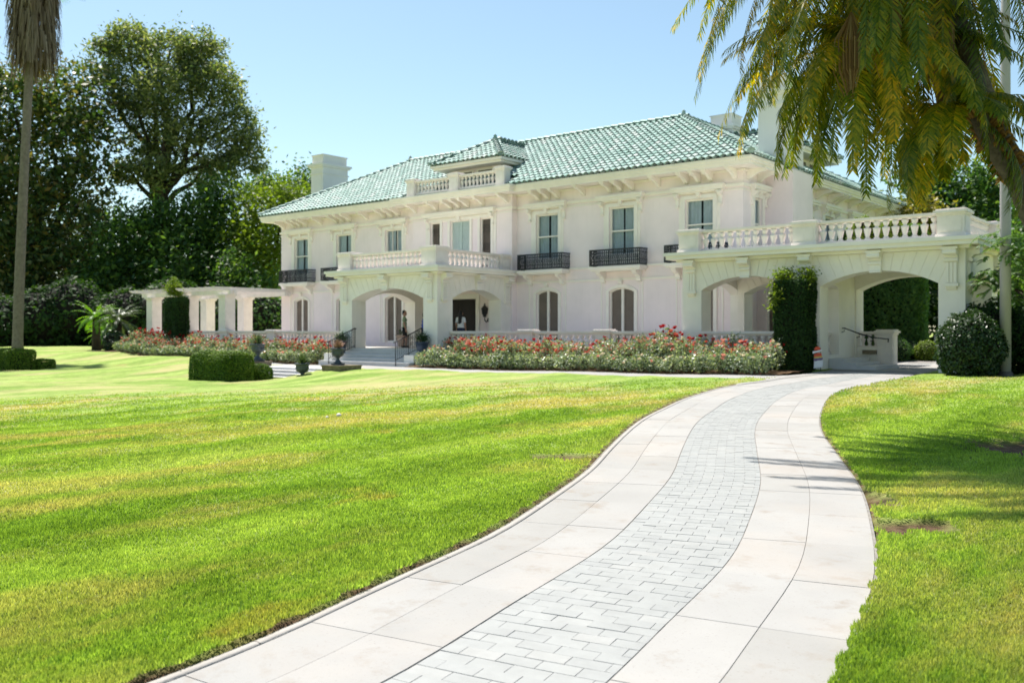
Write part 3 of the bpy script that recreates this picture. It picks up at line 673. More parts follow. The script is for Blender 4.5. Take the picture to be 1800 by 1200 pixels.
# ---- side wall
upper_window(WX, 1.3, math.pi/2, hw=.35, hoodw=.78, bars=0)
for y in (6.1, 8.7, 12.0): upper_window(WX, y, math.pi/2, hw=.5, hoodw=.85 if y < 8 else 1.0, mrail=5.6)
mb = MB(); mb.box(WX-.35, WX+1.1, 2.0, 4.0, .2, 7.75); mb.build('chimney_breast', ST, house)
def chimney(x0, x1, y0, y1, z0, z1, name='chimney'):
    mb = MB(); mb.box(x0, x1, y0, y1, z0, z1-.75); mb.box(x0-.06, x1+.06, y0-.06, y1+.06, z1-1.15, z1-1.08); mb.box(x0-.1, x1+.1, y0-.1, y1+.1, z1-.75, z1-.66); mb.box(x0-.18, x1+.18, y0-.18, y1+.18, z1-.66, z1-.54)
    mb.box(x0+.05, x1-.05, y0+.05, y1-.05, z1-.54, z1-.06); mb.box(x0, x1, y0, y1, z1-.06, z1)
    mb.mi = 1; mb.box(x0+.25, x1-.25, y0+.25, y1-.25, z1+.001, z1+.01); mb.mi = 0
    c = mb.build(name, [M['chim'], M['dark']], house)
    m2 = MB()
    for a, b, c_, d in ((x0+.1, x1-.1, y0-.012, y0-.001), (x1+.001, x1+.012, y0+.1, y1-.1)): m2.box(a, b, c_, d, z0+.3, z1-1.3)
    m2.build('panel', M['chim'], c)
chimney(-15.05, -13.95, 3.0, 4.9, .2, 12.0)
chimney(8.05, 9.25, 8.75, 9.9, 8, 12.0)
chimney(WX-.4, WX+.75, 2.2, 3.9, 7.6, 11.5)
# ---- roof
slope = .54
roofz = lambda e: 7.93+slope*e
RY0, RX = -E0, EX
ridgeY, ridgeX, ridgeZ = 5.0, EX-5.95, roofz(5.95)
mb = MB(); YB = WD+.9; rb = YB-5.95
mb.poly([(-RX, RY0, 7.94), (RX, RY0, 7.94), (ridgeX, ridgeY, ridgeZ), (-ridgeX, ridgeY, ridgeZ)])
for s_ in (-1, 1): mb.poly([(s_*RX, RY0, 7.94), (s_*RX, YB, 7.94), (s_*ridgeX, rb, ridgeZ), (s_*ridgeX, ridgeY, ridgeZ)])
for s_ in (-1, 1): mb.poly([(s_*ridgeX, ridgeY, ridgeZ), (s_*ridgeX, rb, ridgeZ), (s_*(ridgeX-5.9), rb, 7.9), (s_*(ridgeX-5.9), ridgeY+5.9, 7.9)])
mb.poly([(-ridgeX, ridgeY, ridgeZ), (ridgeX, ridgeY, ridgeZ), (ridgeX-5.9, ridgeY+5.9, 7.9), (-ridgeX+5.9, ridgeY+5.9, 7.9)])
mb.poly([(-RX, YB, 7.94), (RX, YB, 7.94), (ridgeX, rb, ridgeZ), (-ridgeX, rb, ridgeZ)])
roof = mb.build('roof', M['pan'], house)
def tile_mesh(w, ln, r0, r1, th=.016, seg=6, name='tile'):
    """barrel tile: lies along +y (up the slope) with its open lip at y=0; x across, z out of the roof."""
    mb = MB(); mb.smooth = True
    def ring(r, y, z): return [(r*math.cos(math.pi*k/seg), y, z+r*.85*math.sin(math.pi*k/seg)) for k in range(seg+1)]
    a, b, c = ring(r0, 0, .03), ring(r1, ln, .012), ring(r0-th, 0, .03); d = ring(r0-th, ln*.3, .025)
    for k in range(seg):
        mb.poly([a[k], a[k+1], b[k+1], b[k]])
    mb.smooth = False
    for k in range(seg): mb.poly([a[k+1], a[k], c[k], c[k+1]]); mb.poly([c[k+1], c[k], d[k], d[k+1]])
    me = mb.mesh(name, M['tile']); bm = bmesh.new(); bm.from_mesh(me); bmesh.ops.remove_doubles(bm, verts=bm.verts, dist=.0005); bm.to_mesh(me); bm.free(); return me
TW, TL = .29, .36
TILE = tile_mesh(TW, TL+.07, .135, .108); RIDGE = tile_mesh(.36, .46, .17, .145, .02, name='ridge_tile')
tiles = []                                                    # (mesh, 4x4)
def slope_tiles(o, a, b, width, rows, lo, hi):
    """o: eave corner, a along the eave, b up the slope (unit vectors); lo/hi(e): extent along a at run e."""
    a, b = Vector(a).normalized(), Vector(b).normalized(); n = a.cross(b).normalized(); run = math.hypot(b.x, b.y)
    for r in range(rows):
        t = r*TL-.06; e = max(t*run, 0)
        l, h = lo(e), hi(e); k0 = math.ceil(l/TW); k1 = math.floor(h/TW)
        for k in range(k0, k1+1):
            p = Vector(o)+a*(k*TW)+b*t + n*random.uniform(.0, .008)
            m = Matrix((( a.x, b.x, n.x, p.x), (a.y, b.y, n.y, p.y), (a.z, b.z, n.z, p.z), (0, 0, 0, 1)))
            tiles.append((TILE, m @ Matrix.Rotation(random.gauss(0, .012), 4, 'Z') @ Matrix.Rotation(-.035+random.gauss(0, .006), 4, 'X')))
def ridge_tiles(p0, p1, lift=.05):
    p0, p1 = Vector(p0), Vector(p1); d = (p1-p0); ln = d.length; b = d/ln; a = b.cross(Vector((0, 0, 1))).normalized(); n = a.cross(b).normalized()
    for k in range(int(ln/.40)+1):
        p = p0+b*(k*.40)+n*lift; m = Matrix(((a.x, b.x, n.x, p.x), (a.y, b.y, n.y, p.y), (a.z, b.z, n.z, p.z), (0, 0, 0, 1)))
        tiles.append((RIDGE, m @ Matrix.Rotation(-.04, 4, 'X')))
nrow = int(math.hypot(5.95, 5.95*slope)/TL)+1
cb_ = 1/math.hypot(1, slope)
n_ = len(tiles); slope_tiles((0, RY0, 7.94), (1, 0, 0), (0, 1, slope), 2*RX, nrow, lambda e: -RX+e+.1, lambda e: RX-e-.1)
tiles[n_:] = [t for t in tiles[n_:] if not (abs(t[1].translation.x) < 3.2 and t[1].translation.y < -.35)]
slope_tiles((RX, 0, 7.94), (0, 1, 0), (-1, 0, slope), YB, nrow, lambda e: RY0+e+.1, lambda e: YB-e-.1)
slope_tiles((-RX, 0, 7.94), (0, -1, 0), (1, 0, slope), YB, nrow, lambda e: -YB+e+.1, lambda e: -RY0-e-.1)
for s_ in (-1, 1):
    ridge_tiles((s_*RX, RY0, 7.96), (s_*ridgeX, ridgeY, ridgeZ)); ridge_tiles((s_*ridgeX, ridgeY, ridgeZ), (s_*ridgeX, rb, ridgeZ), .06); ridge_tiles((s_*RX, YB, 7.96), (s_*ridgeX, rb, ridgeZ))
ridge_tiles((-ridgeX, ridgeY, ridgeZ), (ridgeX, ridgeY, ridgeZ), .06)
# dormers
def dormer(T):
    d = empty('dormer', parent=house); d.matrix_local = T
    mb = MB(); mb.box(-1.55, 1.55, .75, 5, 8.4, 9.3); mb.build('dormer_wall', ST, d)
    mb = MB(); mb.box(-2.1, 2.1, .05, 3.2, 9.26, 9.36); mb.box(-2.22, 2.22, -.05, 3.3, 9.3605, 9.48); mb.build('dormer_eaves', TR, d)
    for x in (-.62, .62):
        mb = MB(); frame_box(mb, x-.5, x+.5, 8.75, 9.2, .07, .70, .749); mb.build('dormer_window_frame', TR, d); mb = MB(); mb.box(x-.43, x+.43, .715, .745, 8.8, 9.15); mb.build('dormer_pane', M['screen'], d)
    mb = MB(); za = 9.49; zr = za+slope*2.22*1.05; yf = -.05; ya = yf+2.22; ye = 4.4
    mb.poly([(-2.22, yf, za), (2.22, yf, za), (0, ya, zr)])
    for s_ in (-1, 1): mb.poly([(s_*2.22, yf, za), (s_*2.22, ye-1.5, za), (s_*2.0, ye, za+.15), (0, ye, zr), (0, ya, zr)])
    mb.build('dormer_roof', M['pan'], d)
    n0 = len(tiles); sl_ = slope*1.05; nr = int(math.hypot(2.22, 2.22*sl_)/TL)+1
    slope_tiles((0, yf, za), (1, 0, 0), (0, 1, sl_), 4, nr, lambda e: -2.22+e+.05, lambda e: 2.22-e-.05)
    slope_tiles((2.22, 0, za), (0, 1, 0), (-1, 0, sl_), 4, nr, lambda e: yf+e+.05, lambda e: 2.4+e)
    slope_tiles((-2.22, 0, za), (0, -1, 0), (1, 0, sl_), 4, nr, lambda e: -2.4-e, lambda e: -yf-e-.05)
    for s_ in (-1, 1): ridge_tiles((s_*2.2, yf, za), (0, ya, zr))
    ridge_tiles((0, ya, zr), (0, ye, zr), .06)
    for i in range(n0, len(tiles)): tiles[i] = (tiles[i][0], T @ tiles[i][1])
    return d
dormer(Matrix.Identity(4))
dormer(Matrix.Translation((14.6, 8.6, 0)) @ Matrix.Rotation(math.pi/2, 4, 'Z') @ Matrix.Translation((0, .9, 0)))
# finials
for p in ((-ridgeX, ridgeY, ridgeZ+.2), (ridgeX, ridgeY, ridgeZ+.2), (0, 2.17, 9.49+slope*2.33+.2)):
    mb = MB(); mb.lathe([(.11, -.12), (.15, -.02), (.08, .04), (.1, .1), (.03, .17), (.005, .22)], 8, p); mb.build('finial', M['tile'], roof)
for p in ((RX-.02, RY0+.02, 8.05), (2.2, -.03, 9.6), (-2.2, -.03, 9.6)):
    mb = MB(); mb.prism([(-.14, 0), (.14, 0), (.15, .12), (.06, .16), (0, .25), (-.06, .16), (-.15, .12)], lambda q: (p[0]+q[0]*.7, p[1]+q[0]*.7-.02, p[2]+q[1]-.06), lambda q: (p[0]+q[0]*.7-.05, p[1]+q[0]*.7+.03, p[2]+q[1]-.06)); mb.build('antefix', M['tile'], roof)
def shows(t):
    p = t[1].translation; 
    if p.y > 5.2 and p.x < 13: return 1e9
    front = t[1].col[2].xyz.dot(Vector(CAM)-p)
    return (p-Vector(CAM)).length if front > 0 and p.x > 4.5 and p.y < 5.2 and not (p.x > 14.8) else 1e8
order = sorted(range(len(tiles)), key=lambda i: shows(tiles[i]))
for i in order[:300]: link(tiles[i][0].name.split('.')[0], tiles[i][0], roof, tiles[i][1])
def join(items, name, mat, parent):
    V = []; F = []; S = []; n = 0; cache = {}
    for me, m in items:
        if me.name not in cache:
            v = np.empty(len(me.vertices)*3); me.vertices.foreach_get('co', v); cache[me.name] = (v.reshape(-1, 3), [list(p.vertices) for p in me.polygons], [p.use_smooth for p in me.polygons])
        v, f, s_ = cache[me.name]; A = np.array(m); V.append(v @ A[:3, :3].T + A[:3, 3]); F += [[i+n for i in q] for q in f]; S += s_; n += len(v)
    me = bpy.data.meshes.new(name); me.from_pydata(np.concatenate(V).tolist(), [], F); me.materials.append(mat); me.polygons.foreach_set('use_smooth', S); return link(name, me, parent)
tag(join([tiles[i] for i in order[300:]], 'roof_tiles', M['tile'], roof), kind='stuff')

# ---- balusters
def bal_mesh(h, k=1.0, name='baluster'):
    pr = [(.080, 0), (.080, .06), (.050, .075), (.054, .10), (.070, .19), (.095, .33), (.108, .41), (.102, .445), (.052, .465), (.044, .50), (.066, .56), (.084, .60), (.09, .64), (.09, .70)]
    mb = MB(); mb.lathe([(r*k, z*h/.70) for r, z in pr], 10); return mb.mesh(name, M['bal'])
BAL = bal_mesh(.52, 1.05); BALT = bal_mesh(.50); BALD = bal_mesh(.36, .8)
def balustrade_run(parent, p0, p1, z, h, me, spacing=.27, rail=.11, base=.09, wd=.20):
    """rail and base are one part each, every baluster its own; p0/p1 2-D ends."""
    a, b = Vector((*p0, 0)), Vector((*p1, 0)); d = b-a; ln = d.length; ang = math.atan2(d.y, d.x); T = Matrix.Translation(a) @ Matrix.Rotation(ang, 4, 'Z')
    mb = MB(); mb.box(0, ln, -wd/2, wd/2, z, z+base); mb.build('plinth_course', M['bal'], parent, T)
    mb = MB(); zt_ = z+base+h; mb.box(0, ln, -wd/2+.02, wd/2-.02, zt_, zt_+rail*.35); mb.box(0, ln, -wd/2-.035, wd/2+.035, zt_+rail*.35, zt_+rail); mb.build('hand_rail', M['bal'], parent, T)
    n = max(1, int(round(ln/spacing)))
    for k in range(n): link('baluster', me, parent, T @ Matrix.Translation(((k+.5)*ln/n, 0, z+base)))
def pedestal(parent, x0, x1, y0, y1, z0, z1, name='pedestal'):
    mb = MB(); mb.box(x0, x1, y0, y1, z0, z1-.12); mb.box(x0-.04, x1+.04, y0-.04, y1+.04, z0+.0, z0+.10)
    mb.box(x0-.03, x1+.03, y0-.03, y1+.03, z1-.16, z1-.1); mb.box(x0-.08, x1+.08, y0-.08, y1+.08, z1-.1, z1-.03); mb.box(x0-.03, x1+.03, y0-.03, y1+.03, z1-.03, z1+.015)
    for a, b, c, d in ((x0+.07, x1-.07, y0-.014, y0-.001), (x1+.001, x1+.014, y0+.07, y1-.07)):
        if b-a > .2 or d-c > .2: mb.box(a, b, c, d, z0+.17, z1-.22)
    return mb.build(name, M['bal'], parent)
# parapet in front of the central dormer
par = empty('dormer_parapet', parent=house)
for x0, x1 in ((-3.05, -2.55), (-.28, .28), (2.55, 3.05)): pedestal(par, x0, x1, -.82, -.40, 7.93, 8.84)
mb = MB(); mb.box(-3.0, 3.0, -.72, -.5, 7.93, 8.059); mb.build('parapet_base', M['bal'], par)
balustrade_run(par, (-2.55, -.61), (-.28, -.61), 8.06, .46, bal_mesh(.46, .8), .225, .11, .1, .2); balustrade_run(par, (.28, -.61), (2.55, -.61), 8.06, .46, bal_mesh(.46, .8), .225, .11, .1, .2)

# ---- arched porches (porch in the middle, carriage porch on the right)
def console(T, parent, long=True):
    """scrolled console; long ones run down the pier as a fluted strip, short ones are keystones."""
    mb = MB(); w_ = .17
    def roll(y, z, r): mb.prism([(y+r*math.cos(a), z+r*math.sin(a)) for a in np.linspace(0, 2*math.pi, 11)[:-1]], lambda q: (-w_-.015, q[0], q[1]), lambda q: (w_+.015, q[0], q[1]))
    mb.box(-w_-.05, w_+.05, -.34, 0, -.07, 0)
    pr = [(0, -.07), (-.32, -.07), (-.33, -.14), (-.27, -.2), (-.16, -.235), (-.10, -.30), (-.085, -.38), (0, -.40)]
    mb.prism(pr, lambda q: (-w_, q[0], q[1]), lambda q: (w_, q[0], q[1])); roll(-.275, -.15, .07); roll(-.105, -.36, .055)
    if long:
        mb.box(-w_+.02, w_-.02, -.055, 0, -1.02, -.40)
        for k in (-1, 0, 1): mb.box(k*.1-.035, k*.1+.035, -.085, -.055, -1.0, -.42)
        mb.box(-w_-.02, w_+.02, -.12, 0, -1.10, -1.02); mb.prism([(0, -1.1), (-.1, -1.1), (-.06, -1.17), (0, -1.22)], lambda q: (-w_+.04, q[0], q[1]), lambda q: (w_-.04, q[0], q[1]))
    else: mb.prism([(0, -.40), (-.09, -.40), (-.10, -.58), (-.14, -.60), (-.14, -.64), (0, -.64)], lambda q: (-w_*.95, q[0], q[1]), lambda q: (w_*.95, q[0], q[1]))
    return mb.build('console', M['porchpaint'], parent, T)
def voussoirs(Mf, parent, ua, ub, zb, ri, ztop, n=15, spread=1.25):
    c, h = (ua+ub)/2, (ub-ua)/2; Rr = (h*h+ri*ri)/(2*ri)
    arch = lambda u: zb+math.sqrt(max(Rr*Rr-u*u, 0))-(Rr-ri)
    for k in range(n):
        t0, t1 = -1+2*k/n, -1+2*(k+1)/n; g = .009
        A = [(h*t0+g, arch(h*t0)+.004), (h*t1-g, arch(h*t1)+.004), (h*spread*t1-g, ztop), (h*spread*t0+g, ztop)]
        mb = MB(); mb.prism(A, lambda q: Mf(c+q[0], -.014, q[1]), lambda q: Mf(c+q[0], -.001, q[1])); mb.build('voussoir', M['porchpaint'], parent)
CZ0, CZ1 = 3.95, 4.22                                      # cornice
def cornice(mb, x0, x1, y0, y1):
    mb.box(x0+.32, x1-.32, y0+.32, y1, CZ0-.05, CZ0+.04); mb.box(x0+.06, x1-.06, y0+.06, y1, CZ0+.0405, CZ0+.16); mb.box(x0, x1, y0, y1, CZ0+.1605, CZ1)
SPR, RISE = 2.93, .47
porch = empty('porch', parent=house)
pf = lambda u, d, z: (u, -5.0+d, z); psr = lambda u, d, z: (3.0-d, u, z); psl = lambda u, d, z: (-3.0+d, u, z)
mb = MB(); mb.wall(pf, -3, 3, .15, CZ0, .8, [(-2.2, 2.2, .15, SPR, RISE)])
mb.wall(psr, -4.2, -.352, .15, CZ0, .7, [(-4.1, -1.0, .15, SPR, RISE*.85)]); mb.wall(psl, -4.2, -.352, .15, CZ0, .7, [(-4.1, -1.0, .15, SPR, RISE*.85)])
mb.build('arcade', M['porchpaint'], porch)
mb = MB(); cornice(mb, -3.5, 3.5, -5.5, -.36); mb.build('cornice', M['porchpaint'], porch)
voussoirs(pf, porch, -2.2, 2.2, SPR, RISE, CZ0-.06); voussoirs(lambda u, d, z: (3.0-d, u, z), porch, -4.1, -1.0, SPR, RISE*.85, CZ0-.06, 11)
for x in (-2.6, 2.6): console(Matrix.Translation((x, -5.0, CZ0-.0)), porch)
console(Matrix.Translation((0, -5.015, CZ0)), porch, False)
for y in (-4.62, -.62): console(Matrix.Translation((3.0, y, CZ0)) @ Matrix.Rotation(math.pi/2, 4, 'Z'), porch)
console(Matrix.Translation((3.015, -2.55, CZ0)) @ Matrix.Rotation(math.pi/2, 4, 'Z'), porch, False)
for x in (-3.0, 2.2): pedestal(porch, x, x+.8, -5.1, -4.4, CZ1, 5.04)
pedestal(porch, 2.45, 3.0, -.95, -.37, CZ1, 4.95); pedestal(porch, -3.0, -2.45, -.95, -.37, CZ1, 4.95)
balustrade_run(porch, (-2.2, -4.9), (2.2, -4.9), CZ1, .53, BAL, .262); balustrade_run(porch, (2.85, -4.4), (2.85, -.95), CZ1, .53, BAL, .27); balustrade_run(porch, (-2.85, -4.4), (-2.85, -.95), CZ1, .53, BAL, .27)
# front door in the porch
mb = MB(); mb.box(-1.22, -1.0, -.40, -.351, FZ, 3.05); mb.box(1.0, 1.22, -.40, -.351, FZ, 3.05); mb.box(-1.22, 1.22, -.405, -.351, 3.05, 3.28); mb.build('door_surround', M['porchpaint'], porch)
for sx in (-1, 1):
    mb = MB(); mb.box(min(0, sx*.99)+.005, max(0, sx*.99)-.005, -.25, -.19, FZ, 3.04)
    for z0, z1 in ((1.05, 1.75), (1.9, 2.9)): mb.box(sx*.5-.32, sx*.5+.32, -.265, -.2505, z0, z1)
    dr = mb.build('front_door', M['door'], porch); mb = MB(); mb.lathe([(.012, -.02), (.03, 0), (.03, .02), (.01, .035)], 8, (sx*.08, -.29, 1.85)); mb.build('handle', M['iron'], dr)
# carriage porch
pc = empty('carriage_porch', parent=house)
cf = lambda u, d, z: (u, -4.0+d, z); cr = lambda u, d, z: (u, d-.7, z); cs_ = lambda u, d, z: (22.43-d, u, z)
A1 = (14.27, 17.5, .2, SPR+.02, .42); A2 = (18.3, 21.72, .2, SPR+.02, .42)
mb = MB(); mb.wall(cf, 13.57, 22.43, .2, CZ0, .7, [A1, A2]); mb.wall(cr, 14.0, 22.43, .2, CZ0, .7, [A1, A2])
mb.wall(cs_, -3.3, -.7, .2, CZ0, .7, [(-3.25, -.75, .2, SPR, .36)])
mb.wall(lambda u, d, z: (18.25-d, u, z), -3.3, -.7, .2, CZ0, .7, [(-3.25, -2.2, FZ, SPR, .14)])
mb.wall(lambda u, d, z: (13.58+d, u, z), -3.3, -.02, .2, CZ0, .42, [(-3.25, -.4, .2, SPR, .36)])
mb.build('arcade', M['porchpaint'], pc)
mb = MB(); cornice(mb, 13.1, 22.9, -4.5, .0); mb.box(13.95, 22.9, .001, .5, CZ0+.16, CZ1-.002); mb.build('cornice', M['porchpaint'], pc)
mb = MB(); mb.box(13.8, 22.0, -3.6, -.4, CZ0-.25, CZ0-.06); mb.build('ceiling', M['porchpaint'], pc)
for A in (A1, A2): voussoirs(cf, pc, A[0], A[1], A[3], A[4], CZ0-.06, 13); voussoirs(lambda u, d, z: (u, -.7-(d), z) if False else (u, -.701+d, z), pc, A[0], A[1], A[3], A[4], CZ0-.3, 13)
for x in (13.92, 17.9, 22.08): console(Matrix.Translation((x, -4.0, CZ0)), pc)
for x in (15.88, 20.0): console(Matrix.Translation((x, -4.015, CZ0)), pc, False)
console(Matrix.Translation((22.43, -3.65, CZ0)) @ Matrix.Rotation(math.pi/2, 4, 'Z'), pc); console(Matrix.Translation((22.43, -.35, CZ0)) @ Matrix.Rotation(math.pi/2, 4, 'Z'), pc)
for x in (13.57, 17.55, 21.75): pedestal(pc, x, x+.72, -4.28, -3.6, CZ1, 5.0 if x > 21 else 4.98)
pedestal(pc, 21.75, 22.47, -.4, .28, CZ1, 4.98)
balustrade_run(pc, (14.29, -4.0), (17.55, -4.0), CZ1, .53, BAL, .285); balustrade_run(pc, (18.27, -4.0), (21.75, -4.0), CZ1, .53, BAL, .27); balustrade_run(pc, (22.2, -3.6), (22.2, -.4), CZ1, .53, BAL, .27)
# loggia floor, side steps, end pier and basin wall under the carriage porch
mb = MB(); mb.box(13.9, 18.24, -3.98, .0, .2, FZ+.002); mb.build('loggia_floor', M['terrace'], pc)
for k, (x1, z1) in enumerate(((18.75, .72), (19.1, .60), (19.7, .50))):
    mb = MB(); mb.box((18.26, 18.751, 19.101)[k], x1, -3.15, -.8, .2, z1); mb.build('side_step', M['step'], pc)
balustrade_run(pc, (17.9, -3.25), (17.9, -2.2), FZ, .50, BALT, .27)
mb = MB(); mb.box(18.3, 19.2, -.6, -.1, .2, 1.05); mb.build('basin_wall', M['porchpaint'], pc); mb = MB(); mb.box(18.5, 18.95, -.72, -.601, .82, .95); mb.build('basin', M['plinth'], pc)
balustrade_run(pc, (18.3, -.35), (18.95, -.35), 1.05, .38, bal_mesh(.38, .8), .22, .1, .04)
pedestal(pc, 18.95, 19.45, -.62, -.1, .2, 1.62)
mb = MB(); pts = [(18.28, -2.0, 1.68), (18.36, -2.0, 1.68), (18.8, -1.9, 1.50), (19.1, -1.5, 1.38), (19.3, -.9, 1.33), (19.35, -.75, 1.33), (19.35, -.75, 1.22)]; mb.tube(pts, .022, 6)
for p in (pts[1], pts[2], pts[3]): mb.tube([p, (p[0], p[1], p[2]-.1), (p[0]-.1, p[1]+.02, p[2]-.13)], .014, 5)
mb.build('hand_rail_iron', M['iron'], pc)
# garden room behind the loggia
mb = MB(); mb.wall(lambda u, d, z: (u, 1.2+d, z), WX, 16.1, .2, 4.1, .25, [(14.3, 14.95, FZ, 3.05, 0), (15.2, 15.85, FZ, 3.05, 0)]); mb.box(15.85, 16.1, 1.4502, 2.0, .2, 4.1); mb.box(WX, 16.1, 1.2, 2.0, 4.1005, 4.2)
gr = mb.build('garden_room', ST, house)
for a, b in ((14.3, 14.95), (15.2, 15.85)):
    mb = MB(); frame_box(mb, a, b, FZ, 3.05, .08, 1.22, 1.34); mb.box((a+b)/2-.04, (a+b)/2+.04, 1.22, 1.34, FZ, 3.0); mb.build('french_door', TR, gr); mb = MB(); mb.poly([(a, 1.3, FZ), (b, 1.3, FZ), (b, 1.3, 3.05), (a, 1.3, 3.05)]); mb.build('french_door_pane', M['screen'], gr)

# ------------------------------------------------------------------ terrace, steps, balustrades
mb = MB(); mb.box(-21, WX-.02, -4.42, -.001, -.2, FZ); mb.box(-2.2, 2.2, -5.05, -4.42, -.2, FZ)
tag(mb.build('terrace', M['terrace']), 'stone terrace along the front of the house', kind='structure')
ent = empty('entrance_steps', (0, 0, 0)); tag(ent, 'wide pale stone steps rising to the middle porch between iron railings', 'steps')
rz_ = (FZ-.19)/5
for k in range(5):
    z1 = FZ-.001-(k+0)*rz_; y1 = -5.05-.3*k
    if k == 0: continue
    ww = 2.2 if k < 4 else 2.75; mb = MB(); mb.box(-ww, ww, y1-.02-(.12 if k == 4 else 0), y1+.28, .0, z1-.03); mb.box(-ww-.0, ww, y1-.05-(.12 if k == 4 else 0), y1+.28, z1-.0295, z1); mb.build('step', M['step'], ent)
for sx in (-1, 1):
    mb = MB(); mb.box(min(sx*2.2, sx*2.75), max(sx*2.2, sx*2.75), -6.1, -5.0, .0, .62); mb.build('cheek_wall', M['porchpaint'], ent)
for sx in (-1, 1):
    h = empty('iron_stair_railing', (sx*2.05, -5.0, FZ)); tag(h, 'black iron stair railing on the %s side of the entrance steps' % ('left' if sx < 0 else 'right'), 'railing', 'railings of the entrance steps')
    a = Vector((0, .05, .86)); b = Vector((0, -1.42, .30)); mb = MB(); mb.tube([a+Vector((0, .08, -.03)), a, b, b+Vector((0, -.1, -.02))], .024, 6); mb.build('top_rail', M['iron'], h)
    mb = MB(); mb.tube([(0, .05, .08), (0, -1.42, -.42)], .014, 5); mb.build('bottom_rail', M['iron'], h)
    for t in (0, .5, 1):
        p = a.lerp(b, t); mb = MB(); mb.tube([p, (0, p.y, (0 if t == 0 else (-.22 if t == .5 else -.65)))], .018, 6); mb.build('post', M['iron'], h)
    for k in range(1, 14):
        if k == 7: continue
        t = k/14; p = a.lerp(b, t); q = Vector((0, .05, .08)).lerp(Vector((0, -1.42, -.42)), t); mb = MB(); mb.tube([p, q], .010, 5); mb.build('bar', M['iron'], h)
    for t in (.36, .43):
        p = a.lerp(b, t); mb = MB()
        for dz in (-.18, -.42): mb.tube([(.0, p.y+.05*math.cos(u)*(1-u/10), p.z+dz+.09*math.sin(u)*(1-u/10)) for u in np.linspace(0, 7, 14)], .009, 4)
        mb.build('scroll', M['iron'], h)
def terrace_bal(x0, x1, label, peds):
    t = empty('terrace_balustrade', (0, 0, 0)); tag(t, label, 'balustrade', 'balustrades along the terrace edge')
    cuts = [x0]+[c for p in peds for c in (p-.32, p+.32)]+[x1]
    for a, b in zip(cuts[::2], cuts[1::2]): balustrade_run(t, (a, -4.15), (b, -4.15), FZ, .52, BALT, .27, .13, .09, .24)
    for p in peds: pedestal(t, p-.32, p+.32, -4.32, -3.98, FZ, 1.64)
terrace_bal(3.02, 13.55, 'stone balustrade behind the red roses right of the middle porch', [7.0, 10.5])
terrace_bal(14.3, 17.45, 'short shaded stone balustrade inside the first arch of the carriage porch', [])
terrace_bal(-19.8, -3.02, 'stone balustrade between pergola piers and the middle porch', [-16.4, -13.0, -9.0])

# lantern on the porch wall
def lantern(x, y, z, rz, label):
    o = empty('wall_lantern', (x, y, z), rz); tag(o, label, 'lantern', 'lanterns of the porch')
    mb = MB(); mb.lathe([(.05, -.34), (.09, -.32), (.07, -.26), (.12, -.22), (.15, .0), (.17, .02), (.12, .10), (.05, .16), (.03, .2), (.045, .23), (.01, .28)], 8, (0, -.28, 0)); mb.build('lantern_body', M['iron'], o)
    mb = MB(); mb.tube([(0, -.28, -.34), (0, -.27, -.48), (0, -.16, -.56), (0, -.04, -.50), (0, -.01, -.44)], [.02, .025, .03, .03, .05], 6); mb.build('arm', M['iron'], o)
    mb = MB(); mb.lathe([(.10, 0), (.08, .03), (.02, .04)], 8); mb.build('back_plate', M['iron'], o, Matrix.Translation((0, 0, -.47)) @ Matrix.Rotation(math.pi/2, 4, 'X'))
lantern(1.75, -.355, 2.55, 0, 'black iron wall lantern right of the dark front door')
lantern(-1.75, -.355, 2.55, 0, 'black iron wall lantern left of the dark front door')

# ------------------------------------------------------------------ pergola
pg = empty('pergola', (-17, -2.5, FZ)); pg.location = (0, 0, 0); tag(pg, 'white garden pergola with square piers at the left end of the house', 'pergola')
def pier(x, y, z0=.4):
    mb = MB(); mb.box(x-.3, x+.3, y-.3, y+.3, z0, 3.5); mb.box(x-.36, x+.36, y-.36, y+.36, z0, z0+.18); mb.box(x-.34, x+.34, y-.34, y+.34, 3.36, 3.42); mb.box(x-.39, x+.39, y-.39, y+.39, 3.42, 3.499); mb.build('pier', M['bal'], pg)
for x in (-20.5, -16.7, -13.3): pier(x, -3.92)
for x in (-20.5, -16.7): pier(x, -.45)
for y in (-3.92, -.45):
    mb = MB(); mb.box(-21.5, -12.7, y-.2, y-.03, 3.5, 3.72); mb.box(-21.5, -12.7, y+.03, y+.2, 3.5, 3.72); mb.build('beam', M['bal'], pg)
rf = [(-5.0, 3.80), (-4.85, 3.722), (.7, 3.722), (.95, 3.80), (.95, 3.87), (-5.05, 3.87)]
for k in range(13):
    x = -21.2+k*.69; mb = MB(); mb.prism(rf, lambda q: (x-.04, q[0], q[1]), lambda q: (x+.04, q[0], q[1])); mb.build('rafter', M['bal'], pg)

